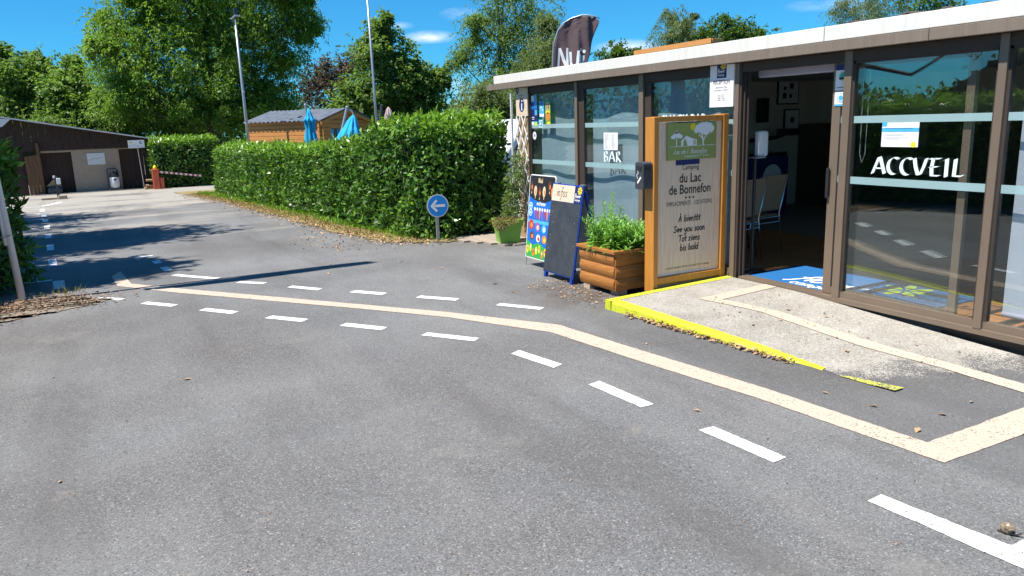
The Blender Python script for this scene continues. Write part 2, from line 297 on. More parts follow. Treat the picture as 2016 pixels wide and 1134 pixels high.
# ------------------------------------------------------------------ builders
def tag(o, label=None, cat=None, group=None, kind=None):
    if label: o['label'] = label
    if cat: o['category'] = cat
    if group: o['group'] = group
    if kind: o['kind'] = kind
    return o
def off(o):
    v = Vector((0, 0, 0))
    while o is not None: v += o.location; o = o.parent
    return v
def thing(name, label, cat, loc=(0, 0, 0), group=None):
    o = bpy.data.objects.new(name, None); o.empty_display_size = .1; COL.objects.link(o); o.location = loc
    return tag(o, label, cat, group)
class MB:
    def __init__(s): s.v = []; s.f = []; s.mi = []; s.mats = []; s.cur = 0
    def mat(s, m):
        m = MT[m] if isinstance(m, str) else m
        if m not in s.mats: s.mats.append(m)
        s.cur = s.mats.index(m); return s
    def add(s, vs, fs):
        b = len(s.v); s.v += [tuple(v) for v in vs]; s.f += [tuple(i+b for i in f) for f in fs]; s.mi += [s.cur]*len(fs); return s
    def box(s, x0, x1, y0, y1, z0, z1):
        x0, x1 = min(x0, x1), max(x0, x1); y0, y1 = min(y0, y1), max(y0, y1); z0, z1 = min(z0, z1), max(z0, z1)
        return s.add([(x0, y0, z0), (x1, y0, z0), (x1, y1, z0), (x0, y1, z0), (x0, y0, z1), (x1, y0, z1), (x1, y1, z1), (x0, y1, z1)],
                     [(0, 3, 2, 1), (4, 5, 6, 7), (0, 1, 5, 4), (1, 2, 6, 5), (2, 3, 7, 6), (3, 0, 4, 7)])
    def obox(s, c, u, v, n, a, b, d):      # oriented box, half sizes a,b,d along u,v,n
        c, u, v, n = Vector(c), Vector(u).normalized(), Vector(v).normalized(), Vector(n).normalized()
        P = [c+u*a*i+v*b*j+n*d*k for k in (-1, 1) for (i, j) in ((-1, -1), (1, -1), (1, 1), (-1, 1))]
        return s.add(P, [(0, 3, 2, 1), (4, 5, 6, 7), (0, 1, 5, 4), (1, 2, 6, 5), (2, 3, 7, 6), (3, 0, 4, 7)])
    def prism(s, pts, d):                  # polygon of 3d points extruded by vector d
        n = len(pts); d = Vector(d); P = [Vector(p) for p in pts]+[Vector(p)+d for p in pts]
        return s.add(P, [tuple(range(n-1, -1, -1)), tuple(range(n, 2*n))]+[(i, (i+1) % n, n+(i+1) % n, n+i) for i in range(n)])
    def tube(s, pts, r, n=8, cap=True):
        pts = [Vector(p) for p in pts]; rs = r if isinstance(r, (list, tuple)) else [r]*len(pts); V = []; prev = None
        for i, p in enumerate(pts):
            d = (pts[min(i+1, len(pts)-1)]-pts[max(i-1, 0)]).normalized()
            a = prev if prev is not None else (Vector((0, 0, 1)) if abs(d.z) < .9 else Vector((1, 0, 0)))
            x = (a-d*a.dot(d)).normalized(); prev = x; y = d.cross(x)
            V += [p+(x*math.cos(2*math.pi*k/n)+y*math.sin(2*math.pi*k/n))*rs[i] for k in range(n)]
        F = [(i*n+k, i*n+(k+1) % n, (i+1)*n+(k+1) % n, (i+1)*n+k) for i in range(len(pts)-1) for k in range(n)]
        if cap: F += [tuple(range(n-1, -1, -1)), tuple(range((len(pts)-1)*n, len(pts)*n))]
        return s.add(V, F)
    def lathe(s, c, prof, n=24, fold=0, nf=8, u=(1, 0, 0), v=(0, 1, 0), a=(0, 0, 1)):
        c = Vector(c); u, v, a = Vector(u), Vector(v), Vector(a); V = []
        for (r, h) in prof:
            for k in range(n):
                t = 2*math.pi*k/n; rr = r*(1+fold*math.cos(nf*t+h*2))
                V.append(c+u*rr*math.cos(t)+v*rr*math.sin(t)+a*h)
        m = len(prof)
        F = [(i*n+k, i*n+(k+1) % n, (i+1)*n+(k+1) % n, (i+1)*n+k) for i in range(m-1) for k in range(n)]
        F += [tuple(range(n-1, -1, -1)), tuple(range((m-1)*n, m*n))]
        return s.add(V, F)
    def poly(s, pts): return s.add(pts, [tuple(range(len(pts)))])
    def build(s, name, parent=None, origin=None, smooth=False, bevel=0, kind=None, label=None, cat=None, group=None, mat=None):
        if mat: s.mats = [MT[mat]] if not s.mats else s.mats
        if parent is not None: o0 = off(parent)
        elif origin is not None: o0 = Vector(origin)
        else:
            A = np.array(s.v); o0 = Vector(((A[:, 0].min()+A[:, 0].max())/2, (A[:, 1].min()+A[:, 1].max())/2, A[:, 2].min()))
        me = bpy.data.meshes.new(name); me.from_pydata([(v[0]-o0.x, v[1]-o0.y, v[2]-o0.z) for v in s.v], [], s.f)
        for m in s.mats: me.materials.append(m)
        me.polygons.foreach_set('material_index', s.mi)
        if smooth: me.polygons.foreach_set('use_smooth', [True]*len(s.f))
        o = bpy.data.objects.new(name, me); COL.objects.link(o)
        if parent is not None: o.parent = parent
        else: o.location = o0
        if bevel:
            b = o.modifiers.new('bevel', 'BEVEL'); b.width = bevel; b.segments = 2; b.limit_method = 'ANGLE'
        return tag(o, label, cat, group, kind)
def np_mesh(name, V, F, mats, parent=None, origin=(0, 0, 0), mi=None, smooth=False):
    o0 = off(parent) if parent is not None else Vector(origin)
    V = np.asarray(V, dtype=np.float32)-np.array(o0[:], dtype=np.float32)
    me = bpy.data.meshes.new(name); k = F.shape[1]
    me.vertices.add(len(V)); me.vertices.foreach_set('co', V.ravel())
    me.loops.add(F.size); me.loops.foreach_set('vertex_index', F.astype(np.int32).ravel())
    me.polygons.add(len(F)); me.polygons.foreach_set('loop_start', np.arange(0, F.size, k, dtype=np.int32)); me.polygons.foreach_set('loop_total', np.full(len(F), k, dtype=np.int32))
    for m in mats: me.materials.append(MT[m])
    if mi is not None: me.polygons.foreach_set('material_index', mi.astype(np.int32))
    me.update(calc_edges=True); me.validate()
    o = bpy.data.objects.new(name, me); COL.objects.link(o)
    if parent is not None: o.parent = parent
    else: o.location = o0
    return o
def unit(a): return a/np.maximum(np.linalg.norm(a, axis=1, keepdims=True), 1e-6)
def leaf_arrays(P, D, Nn, L, W, fold=.18):
    D = unit(D); S = unit(np.cross(D, Nn)); U = np.cross(S, D)
    L = np.asarray(L).reshape(-1, 1)*np.ones((len(P), 1)); W = np.asarray(W).reshape(-1, 1)*np.ones((len(P), 1))
    V = np.stack([P, P+D*L*.45+S*W/2+U*W*fold, P+D*L-U*L*.08, P+D*L*.45-S*W/2+U*W*fold], 1).reshape(-1, 3)
    return V, np.arange(len(V)).reshape(-1, 4)
def copy_obj(o, parent=None, loc=None, rot=None):
    c = o.copy(); COL.objects.link(c); c.parent = parent
    if loc is not None: c.location = loc
    if rot is not None: c.rotation_euler = rot
    return c

def g(y):
    t = min(max(0, y-9.5), 27); return -0.018*t*(t/(t+2.0))

# ---- flat print helpers -------------------------------------------------
class Fr:
    def __init__(s, O, u, v): s.O = Vector(O); s.u = Vector(u).normalized(); s.v = Vector(v).normalized(); s.n = s.u.cross(s.v)
    def __call__(s, x, y, l=0): return s.O+s.u*x+s.v*y+s.n*l*.0012
def rect(mb, fr, x0, y0, x1, y1, l=1): mb.poly([fr(x0, y0, l), fr(x1, y0, l), fr(x1, y1, l), fr(x0, y1, l)])
def disc(mb, fr, x, y, r, l=1, n=20, ry=None):
    ry = ry or r; mb.poly([fr(x+r*math.cos(2*math.pi*k/n), y+ry*math.sin(2*math.pi*k/n), l) for k in range(n)])
def star(mb, fr, x, y, r, l=1):
    mb.add([fr(x, y, l)]+[fr(x+(r if k % 2 == 0 else r*.42)*math.sin(math.pi*k/5), y+(r if k % 2 == 0 else r*.42)*math.cos(math.pi*k/5), l) for k in range(10)], [(0, 1+(k+1) % 10, 1+k) for k in range(10)])
def daisy(mb, fr, x, y, r, l=1, n=8, rot=.2):
    for k in range(n):
        a = rot+2*math.pi*k/n; c, s_ = math.cos(a), math.sin(a)
        q = [(.12, 0), (.55, -.2), (.95, -.12), (1.0, 0.02), (.95, .14), (.55, .2)]
        mb.poly([fr(x+r*(p*c-t*s_), y+r*(p*s_+t*c), l+.01*k) for p, t in q])
def stroke(mb, fr, pts, w, l=1, nib=None):
    for i in range(len(pts)-1):
        (x0, y0), (x1, y1) = pts[i], pts[i+1]
        if nib: nx, ny = nib
        else:
            d = math.hypot(x1-x0, y1-y0) or 1; nx, ny = -(y1-y0)/d*w/2, (x1-x0)/d*w/2
            ex, ey = (x1-x0)/d*w*.25, (y1-y0)/d*w*.25; x0 -= ex; y0 -= ey; x1 += ex; y1 += ey
        q = [(x0-nx, y0-ny), (x1-nx, y1-ny), (x1+nx, y1+ny), (x0+nx, y0+ny)]
        ar = sum(q[k][0]*q[(k+1) % 4][1]-q[(k+1) % 4][0]*q[k][1] for k in range(4))
        if ar < 0: q = q[::-1]
        mb.poly([fr(a, b, l+.02*(i % 5)) for a, b in q])
def arc(cx, cy, rx, ry, a0, a1, n=8): return [(cx+rx*math.cos(R(a0+(a1-a0)*k/n)), cy+ry*math.sin(R(a0+(a1-a0)*k/n))) for k in range(n+1)]
HAND = {  # hand-drawn alphabet, x-height 1
 'a': (.95, [arc(.4, .5, .38, .5, 60, 360, 10), [(.78, 1), (.76, .2), (.95, 0)]]), 'b': (.9, [[(.12, 1.9), (.1, .1)], arc(.42, .48, .36, .48, 150, -170, 10)]),
 'c': (.8, [arc(.45, .5, .4, .5, 50, 310, 8)]), 'd': (.95, [arc(.4, .5, .38, .5, 40, 330, 10), [(.8, 1.9), (.78, .1), (.92, 0)]]),
 'e': (.85, [[(.08, .5), (.7, .6)]+arc(.42, .55, .34, .45, 10, 310, 9)]), 'f': (.7, [[(.75, 1.75), (.55, 1.95), (.38, 1.6), (.3, -.5), (.1, -.8)], [(.0, .95), (.65, .95)]]),
 'g': (.9, [arc(.4, .5, .36, .48, 60, 360, 9), [(.78, 1), (.76, -.5), (.45, -.85), (.1, -.6)]]), 'i': (.4, [[(.2, 1), (.2, .15), (.36, 0)], [(.2, 1.4), (.26, 1.5)]]),
 'l': (.4, [[(.2, 1.9), (.18, .15), (.34, 0)]]), 'm': (1.3, [[(.1, 1), (.1, 0)], [(.1, .7), (.35, 1), (.55, .8), (.55, 0)], [(.55, .7), (.8, 1), (1.05, .8), (1.05, .1), (1.2, 0)]]),
 'n': (.9, [[(.1, 1), (.1, 0)], [(.1, .65), (.4, 1), (.65, .8), (.68, .1), (.82, 0)]]), 'o': (.9, [arc(.42, .5, .38, .5, 90, 450, 12)]),
 'p': (.9, [[(.12, 1), (.1, -.8)], arc(.42, .5, .36, .5, 150, -150, 10)]), 'r': (.65, [[(.1, 1), (.1, 0)], [(.1, .6), (.35, 1), (.6, .92)]]),
 's': (.75, [[(.62, .9), (.35, 1), (.12, .78), (.3, .54), (.58, .36), (.5, .05), (.2, 0), (.02, .12)]]), 't': (.6, [[(.3, 1.6), (.28, .15), (.5, 0)], [(0, 1), (.6, 1.05)]]),
 'u': (.9, [[(.1, 1), (.1, .25), (.35, 0), (.68, .3)], [(.7, 1), (.7, .1), (.85, 0)]]), 'v': (.8, [[(.05, 1), (.35, 0), (.7, 1)]]), 'w': (1.2, [[(.05, 1), (.3, 0), (.55, .8), (.8, 0), (1.1, 1)]]),
 'y': (.9, [[(.1, 1), (.12, .4), (.4, .15), (.7, .5)], [(.74, 1), (.7, -.5), (.4, -.85), (.1, -.6)]]), 'x': (.8, [[(.05, 1), (.7, 0)], [(.65, 1), (.05, 0)]]), 'z': (.8, [[(.1, .95), (.65, 1), (.1, .1), (.7, .0)]]),
 'ô': (.9, [arc(.42, .5, .38, .5, 90, 450, 12), [(.2, 1.3), (.42, 1.6), (.65, 1.3)]]),
 'À': (1.2, [[(0, 0), (.5, 1.7), (1.0, 0)], [(.2, .6), (.85, .6)], [(.3, 2.3), (.55, 2.0)]]), 'S': (1.05, [[(.9, 1.5), (.55, 1.8), (.15, 1.45), (.4, .98), (.85, .65), (.75, .15), (.3, 0), (.0, .2)]]),
 'T': (1.1, [[(0, 1.7), (1.1, 1.75)], [(.55, 1.75), (.5, 0)]]), 'B': (1.1, [[(.15, 1.7), (.1, 0)], [(.1, 1.7), (.7, 1.6), (.75, 1.15), (.2, .92), (.85, .75), (.85, .2), (.1, 0)]]),
 'L': (1.0, [[(.45, 1.8), (.2, .9), (.05, .05), (.5, .15), (.95, 0)]]), 'N': (1.2, [[(.1, 0), (.2, 1.7), (.85, .0), (1.0, 1.75)]]), '.': (.3, [[(.1, .0), (.18, .12)]]), ' ': (.55, []), "'": (.3, [[(.2, 1.8), (.1, 1.4)]])}
def hand(mb, fr, s, x, y, h, w, l=1, slant=.12, center=False, dx=.12):
    tot = sum(HAND[c][0]+dx for c in s)*h
    if center: x -= tot/2
    for c in s:
        for pl in HAND[c][1]: stroke(mb, fr, [(x+(a+b*slant)*h, y+b*h) for a, b in pl], w, l)
        x += (HAND[c][0]+dx)*h
    return x
def sans(mb, fr, s, x, y, size, l=1, align='CENTER', bold=0, xs=1.0, space=1.0):
    cu = bpy.data.curves.new('lettering', 'FONT'); cu.body = s; cu.size = size; cu.align_x = align; cu.offset = bold; cu.resolution_u = 3; cu.space_character = space
    ob = bpy.data.objects.new('lettering', cu); me = bpy.data.meshes.new_from_object(ob)
    mb.add([fr(x+v.co.x*xs, y+v.co.y, l) for v in me.vertices], [tuple(p.vertices) for p in me.polygons])
    bpy.data.objects.remove(ob); bpy.data.curves.remove(cu); bpy.data.meshes.remove(me)
CAPS = {'A': (.92, [[(.0, 0), (.42, 1.0), (.5, 1.0), (.86, 0.02)], [(.18, .33), (.66, .33)]]),
 'C': (.80, [arc(.5, .5, .44, .5, 55, 300, 10)]), 'V': (.86, [[(.02, .98), (.12, .5), (.30, .06), (.44, .06), (.62, .45), (.80, 1.0)]]),
 'E': (.80, [[(.26, .98), (.18, .5), (.22, .05)], [(.02, .98), (.70, 1.0)], [(.06, .52), (.56, .54)], [(.22, .04), (.68, .04)]]),
 'I': (.38, [[(.02, .92), (.2, 1.0), (.2, .0)]]), 'L': (.72, [[(.1, .95), (.24, 1.0), (.2, .08), (.62, .06), (.7, .14)]]),
 'B': (.76, [[(.16, 1.0), (.16, .0)], [(.0, .95), (.5, 1.0), (.6, .78), (.2, .55), (.62, .45), (.62, .15), (.4, 0), (.1, .04)]]),
 'R': (.82, [[(.16, 1.0), (.16, .0)], [(.0, .95), (.5, 1.0), (.6, .75), (.2, .5), (.75, .0)]])}
def caps(mb, fr, s, x, y, h, sx=1, l=1, nibw=.075):
    for c in s:
        for pl in CAPS[c][1]: stroke(mb, fr, [(x+a*h*sx, y+b*h) for a, b in pl], 0, l, nib=(h*nibw*sx, h*nibw*.35))
        x += (CAPS[c][0]+.10)*h*sx
    return x
def flower_logo(mb, fr, x, y, s, l=1):           # navy square with yellow daisy and two words
    mb.mat('ink_navy'); rect(mb, fr, x, y, x+s, y+s*1.15, l)
    mb.mat('ink_yellow'); daisy(mb, fr, x+s*.66, y+s*.86, s*.30, l+1)
    mb.mat('ink_white'); hand(mb, fr, 'flower', x+s*.06, y+s*.38, s*.145, s*.035, l+2); hand(mb, fr, 'campings', x+s*.12, y+s*.16, s*.085, s*.022, l+2)

# ================================================================== THE GROUND
ys = [-60, -30, -15, -8, 0, 5, 9.5]+[9.5+k for k in range(1, 28)]+[60, 120, 300]
mb = MB().mat('grassground')
for a, b in zip(ys[:-1], ys[1:]): mb.poly([(-300, a, g(a)-.02), (300, a, g(a)-.02), (300, b, g(b)-.02), (-300, b, g(b)-.02)])
mb.build('ground', origin=(0, 0, 0), kind='structure')
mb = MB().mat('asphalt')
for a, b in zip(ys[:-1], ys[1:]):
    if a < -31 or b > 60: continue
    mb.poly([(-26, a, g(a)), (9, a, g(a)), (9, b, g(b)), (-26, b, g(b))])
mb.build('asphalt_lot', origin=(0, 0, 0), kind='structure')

def kx(y): return 3.904+(5.6-y)/(5.6-3.41)*(4.10-3.904) if y > 3.41 else 4.10
def zp(x, y):
    zo = max(0, .08*(y-3.41)/2.19); zi = .12*min(1, max(0, (y-2.1)/2.6))**1.3
    t = min(1, max(0, (x-kx(y))/(5.371-kx(y)))); return zo*(1-t)+zi*t
def top(x, y):
    if x > kx(y) and 1.9 < y < 5.62: return max(zp(x, y), g(y))+.006
    return g(y)
mb = MB().mat('concrete')
ny, nx = 44, 14; gy = [5.6-(5.6-1.9)*k/ny for k in range(ny+1)]
def cz(x, y):
    e = min(1, (y-1.9)/.5, 1 if y > 3.35 else (x-kx(y))/.25+max(0, (y-3.1)/.25)); return zp(x, y)+(.005*max(e, 0)-.003*(1-max(e, 0)))
V = [(kx(y)+(5.368-kx(y))*i/nx, y, cz(kx(y)+(5.368-kx(y))*i/nx, y)) for y in gy for i in range(nx+1)]
F = [(j*(nx+1)+i, (j+1)*(nx+1)+i, (j+1)*(nx+1)+i+1, j*(nx+1)+i+1) for j in range(ny) for i in range(nx)]
F = [f[::-1] if False else f for f in F]
b = len(V); V += [(v[0], v[1], -.05) for v in V[:nx+1]]; F += [(i, i+1, b+i+1, b+i) for i in range(nx)]
mb.add(V, F); mb.build('concrete_ramp', origin=(0, 0, 0), kind='structure')
# yellow kerb, top strip and rough side
mb = MB().mat('yellow')
yk = [5.6-(5.6-3.36)*k/44 for k in range(45)]
V = []; 
for k, y in enumerate(yk):
    z = max(.006, zp(kx(y)+.01, y))+.008; j1, j2 = rng.uniform(-.006, .006), rng.uniform(-.006, .006); wd = .082*min(1, (len(yk)-k)/16+.25)
    V += [(kx(y)-.014+j1, y, -.02), (kx(y)-.010+j1, y, max(.003, z-.02)), (kx(y)+.004, y, z), (kx(y)+wd+j2, y, max(.006, zp(kx(y)+wd, y))+.007)]
F = [(4*k+i, 4*k+4+i, 4*k+5+i, 4*k+1+i) for k in range(44) for i in range(3)]
F = [f[::-1] for f in F]; mb.add(V, F)
x0 = 3.89; V = []
for k in range(31):
    x = x0+(5.36-x0)*k/30; zz = zp(x, 5.58)+.009
    V += [(x, 5.612, -.02), (x, 5.608, zz), (x, 5.53+rng.uniform(-.004, .004), zp(x, 5.53)+.0085)]
mb.add(V, [(3*k+i, 3*k+3+i, 3*k+4+i, 3*k+1+i) for k in range(30) for i in range(2)])
mb.poly([(3.89, 5.612, -.02), (3.89, 5.612, .089), (3.892, 5.53, .086), (3.892, 5.53, -.02)])
mb.build('yellow_kerb', origin=(3.9, 5.6, 0), kind='structure')

def strip(mb, up, lo, n=5, dz=.004):
    up, lo = list(up), list(lo); U2, L2 = [], []
    for i in range(len(up)-1):
        m_ = max(n, int(math.dist(up[i], up[i+1])/.03))
        for k in range(m_):
            t = k/m_
            for src, dst in ((up, U2), (lo, L2)): dst.append((src[i][0]+(src[i+1][0]-src[i][0])*t+random.uniform(-.003, .003), src[i][1]+(src[i+1][1]-src[i][1])*t+random.uniform(-.003, .003)))
    U2.append(up[-1]); L2.append(lo[-1]); up, lo, n = U2, L2, 1
    for i in range(len(up)-1):
        for k in range(n):
            q = []
            for t in (k/n, (k+1)/n):
                a = (up[i][0]+(up[i+1][0]-up[i][0])*t, up[i][1]+(up[i+1][1]-up[i][1])*t); c = (lo[i][0]+(lo[i+1][0]-lo[i][0])*t, lo[i][1]+(lo[i+1][1]-lo[i][1])*t)
                q.append((a, c))
            P = [q[0][0], q[0][1], q[1][1], q[1][0]]
            P3 = [(p[0], p[1], top(p[0], p[1])+dz) for p in P]
            ar = sum(P[j][0]*P[(j+1) % 4][1]-P[(j+1) % 4][0]*P[j][1] for j in range(4))
            mb.poly(P3 if ar > 0 else P3[::-1])
bU = [(0.02, 10.856), (0.112, 9.768), (0.539, 9.154), (2.012, 7.176), (2.627, 6.338), (3.241, 5.366), (3.392, 4.199), (3.511, 3.336), (3.594, 2.278), (4.469, 2.279), (7, 2.28)]
bL = [(-0.09, 10.448), (-0.031, 9.715), (0.49, 8.928), (1.958, 6.994), (2.553, 6.163), (3.066, 5.198), (3.207, 4.11), (3.345, 3.216), (3.442, 2.088), (4.32, 2.075), (5.3, 2.07)]
mb = MB().mat('beige_paint'); strip(mb, bU[:-1], bL[:-1]); strip(mb, [bU[-2], (5.3, 2.28)], [bL[-2], bL[-1]])
mb.build('beige_guide_line', origin=(0, 0, 0), kind='structure')
mb = MB().mat('beige_paint')
strip(mb, [(5.364, 5.112), (4.56, 5.12)], [(5.36, 4.96), (4.70, 4.965)], 8)
strip(mb, [(4.56, 5.12), (4.69, 4.487), (4.666, 3.552), (4.712, 2.948), (4.70, 2.27), (4.69, 1.0)], [(4.70, 4.965), (4.82, 4.40), (4.80, 3.60), (4.835, 3.0), (4.86, 2.27), (4.86, 1.0)], 8)
mb.build('beige_ramp_line', origin=(4.7, 4, 0), kind='structure')
DASH = [
 [(-0.198, 9.172), (0.025, 8.894), (-0.043, 8.838), (-0.267, 9.125)], [(0.223, 8.58), (0.49, 8.237), (0.417, 8.172), (0.15, 8.515)], [(0.715, 7.897), (0.971, 7.545), (0.892, 7.476), (0.64, 7.826)],
 [(1.214, 7.177), (1.472, 6.84), (1.391, 6.773), (1.132, 7.12)], [(1.73, 6.497), (1.986, 6.142), (1.906, 6.08), (1.648, 6.435)], [(2.212, 5.785), (2.502, 5.382), (2.426, 5.323), (2.136, 5.73)],
 [(2.61, 4.91), (2.702, 4.435), (2.61, 4.397), (2.515, 4.863)], [(2.72, 3.997), (2.757, 3.467), (2.659, 3.469), (2.622, 3.977)], [(2.819, 3.023), (2.852, 2.531), (2.752, 2.519), (2.717, 3.025)],
 [(0.214, 12.121), (0.461, 12.114), (0.464, 12.01), (0.225, 12.01)], [(0.418, 11.47), (0.514, 11.546), (0.546, 11.232), (0.44, 11.156)], [(0.478, 10.79), (0.568, 10.831), (0.608, 10.485), (0.514, 10.419)],
 [(1.226, 9.105), (1.478, 8.841), (1.412, 8.77), (1.16, 9.04)], [(1.681, 8.474), (1.924, 8.113), (1.853, 8.046), (1.61, 8.41)], [(2.198, 7.8), (2.44, 7.467), (2.356, 7.401), (2.113, 7.74)],
 [(2.679, 7.137), (2.955, 6.781), (2.88, 6.714), (2.602, 7.075)], [(3.194, 6.363), (3.452, 5.969), (3.375, 5.91), (3.119, 6.311)]]
LEFT = [[(-1.70, 24.75), (-1.58, 24.75), (-1.53, 23.75), (-1.65, 23.75)], [(-1.53, 22.5), (-1.41, 22.5), (-1.37, 21.7), (-1.49, 21.7)], [(-1.41, 20.8), (-1.30, 20.8), (-1.26, 20.05), (-1.38, 20.05)],
 [(-1.275, 18.9), (-1.17, 18.9), (-1.13, 18.05), (-1.23, 18.05)], [(-1.14, 16.9), (-1.04, 16.9), (-1.0, 16.05), (-1.1, 16.05)], [(-1.01, 14.9), (-.91, 14.9), (-.86, 14.0), (-.96, 14.0)],
 [(-.88, 12.8), (-.78, 12.8), (-.73, 12.0), (-.83, 12.0)], [(-.72, 10.6), (-.60, 10.6), (-.56, 9.98), (-.68, 9.98)]]
for q in DASH+LEFT:
    q = q if sum(q[j][0]*q[(j+1) % 4][1]-q[(j+1) % 4][0]*q[j][1] for j in range(4)) > 0 else q[::-1]
    mb = MB().mat('white_paint'); qq = []
    for k in range(4):
        (xa, ya), (xb, yb) = q[k], q[(k+1) % 4]; m_ = max(2, int(math.hypot(xb-xa, yb-ya)/.018))
        qq += [(xa+(xb-xa)*t/m_+random.uniform(-.0022, .0022), ya+(yb-ya)*t/m_+random.uniform(-.0022, .0022)) for t in range(m_)]
    mb.poly([(x, y, top(x, y)+.004) for x, y in qq]); mb.build('white_dash', kind='structure')
mb = MB().mat('white_paint'); strip(mb, [(0.553, 10.042), (0.674, 9.846), (0.986, 9.427)], [(0.64, 10.10), (0.76, 9.89), (1.06, 9.48)], 2); mb.build('white_dash', kind='structure')
mb = MB().mat('white_paint'); strip(mb, [(2.908, 2.033), (2.968, 1.502), (3.6, 1.51)], [(2.807, 2.029), (2.847, 1.387), (3.6, 1.395)], 3); mb.build('white_corner_line', kind='structure')
mb = MB().mat('white_paint')
for y, xa, xb in ((18.45, -4.5, -1.25), (16.55, -4.5, -1.12), (20.9, -4.5, -1.4), (25.9, -4, -1.75), (10.7, -1.6, -.73), (23.0, -4, -1.6)): strip(mb, [(xa, y+.05), (xb, y+.05)], [(xa, y-.05), (xb, y-.05)], 2)
strip(mb, [(-1.767, 26.3), (-1.317, 27.78)], [(-1.70, 25.97), (-1.25, 27.47)], 2)
mb.build('parking_line', kind='structure')
mb = MB().mat('yellow_faded'); strip(mb, [(4.09, 3.22), (4.20, 2.84)], [(4.08, 3.21), (4.11, 2.84)], 4, .006); mb.build('faded_yellow_line', kind='structure')

# verge under the hedge, soil under the left hedge, stain near the planter
def sheet(name, pts, mat, dz): 
    mb = MB().mat(mat); mb.poly([(x, y, g(y)+dz) for x, y in pts]); return mb.build(name, kind='structure')
def ribbon(name, A, B_, mat, dz, n=10, jit=.05):
    mb = MB().mat(mat); 
    for i in range(len(A)-1):
        pass
    UA, UB = [], []
    for i in range(len(A)-1):
        for k in range(n):
            t = k/n; UA.append([A[i][j]+(A[i+1][j]-A[i][j])*t for j in (0, 1)]); UB.append([B_[i][j]+(B_[i+1][j]-B_[i][j])*t for j in (0, 1)])
    UA.append(list(A[-1])); UB.append(list(B_[-1]))
    for p in UA: p[0] += rng.uniform(-jit, jit); p[1] += rng.uniform(-jit, jit)
    V = [(p[0], p[1], g(p[1])+dz) for pr in zip(UA, UB) for p in pr]
    F = [(2*k, 2*k+1, 2*k+3, 2*k+2) for k in range(len(UA)-1)]
    mb.add(V, F); return mb.build(name, origin=(0, 0, 0), kind='structure')
ribbon('verge', [(2.0, 29), (2.27, 26.57), (2.84, 21.7), (3.15, 16.0), (3.31, 13.03), (3.59, 10.9), (4.30, 10.28), (4.55, 10.22)], [(5, 29), (5, 26.6), (5, 21.7), (5, 16), (5.2, 13), (5.2, 11.5), (5.3, 11), (5.4, 10.6)], 'verge', .012, 8, .07)
ribbon('soil_bed', [(-.75, 9.9), (-.35, 9.25), (-.12, 8.98), (-.35, 8.72), (-.75, 8.60), (-1.1, 8.40), (-1.9, 7.4), (-2.3, 4)], [(-2.5, 9.9), (-2.5, 9.5), (-2.6, 9.3), (-2.6, 9), (-3, 8.6), (-3, 8.2), (-3.3, 7), (-3.6, 4)], 'soil', .007, 10, .06)

# wooden deck strip behind the arrow sign
mb = MB()
for k in range(11):
    x = 4.50+k*.105; mb.mat('deck'); mb.box(x, x+.095, 9.30+max(0, 4.85-x)*2.2, 10.6, -.01, .022+rng.uniform(0, .004))
mb.build('wooden_deck', kind='structure')

# ================================================================== RECEPTION BUILDING
D = 5.371
B = thing('reception_building', 'low reception building with brown framed sliding glass doors and white roof edge', 'building', (D, 5.0, 0))
for a, b in ((10.48, 4.515), (4.509, -3)): MB().mat('fascia_white').box(5.285, 5.40, a, b, 2.253, 2.368).build('white_roof_edge', B, bevel=.004)
for a, b in ((10.70, 3.596), (3.592, -3)): MB().mat('fascia_brown').box(5.27, 5.31, a, b, 2.168, 2.248).build('fascia', B, bevel=.003)
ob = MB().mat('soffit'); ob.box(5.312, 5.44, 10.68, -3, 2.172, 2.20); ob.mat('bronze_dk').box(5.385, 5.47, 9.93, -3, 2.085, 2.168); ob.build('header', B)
ob = MB().mat('roofgrey'); ob.poly([(5.40, 10.45, 2.325), (5.40, -3, 2.325), (11.2, -3, 2.35), (11.2, 10.45, 2.35)]); ob.mat('ceil').box(5.45, 11.2, -3, 10.45, 2.22, 2.30); ob.build('roof', B)
tl = None
def tile_mb(y, x, r=.075, L=.42, z=2.345):
    m = MB().mat('clay'); V = []
    for j, xx in enumerate((x, x+L)):
        for rr in (r, r-.014):
            for k in range(9): a = math.pi*k/8; V.append((xx, y+rr*(1-.15*j)*math.cos(a), z+(xx-5.4)*.046+rr*math.sin(a)*.85))
    F = []
    for k in range(8): F += [(k, k+1, 18+k+1, 18+k), (9+k+1, 9+k, 27+k, 27+k+1), (k+1, k, 9+k, 9+k+1), (18+k, 18+k+1, 27+k+1, 27+k)]
    m.add(V, F); return m
for y in (4.92, 4.56, 4.36, 4.18, 3.95, 3.86, 3.55, 3.28, 3.02, 2.72, 2.45, 2.2, 1.9):
    tile_mb(y+random.uniform(-.03, .03), 5.395+random.uniform(0, .03), z=2.335+random.uniform(-.02, .008)).build('roof_tile', B)
ob = MB().mat('wall_dk'); ob.box(5.40, 5.47, 9.93, 5.60, -.1, .118); ob.build('base_wall', B)
ob = MB().mat('bronze_dk'); ob.box(5.42, 5.50, 3.4, -3, -.2, .10); ob.build('footing', B)
ob = MB().mat('bronze'); ob.box(5.375, 5.50, 5.47, -3, .10, .145); ob.box(5.39, 5.50, 9.62, 5.62, .118, .16); ob.build('door_track', B, bevel=.003)
ob = MB().mat('wood_pale'); ob.box(5.375, 5.50, 9.93, 9.63, 0, 2.168); ob.build('corner_post', B)
ob = MB().mat('bronze'); ob.box(5.371, 5.46, 5.595, 5.535, .10, 2.168); ob.build('door_post', B, bevel=.003)
ob = MB().mat('bronze_dk')
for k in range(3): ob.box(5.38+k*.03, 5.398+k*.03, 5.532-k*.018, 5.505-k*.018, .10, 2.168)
ob.build('door_channel', B)
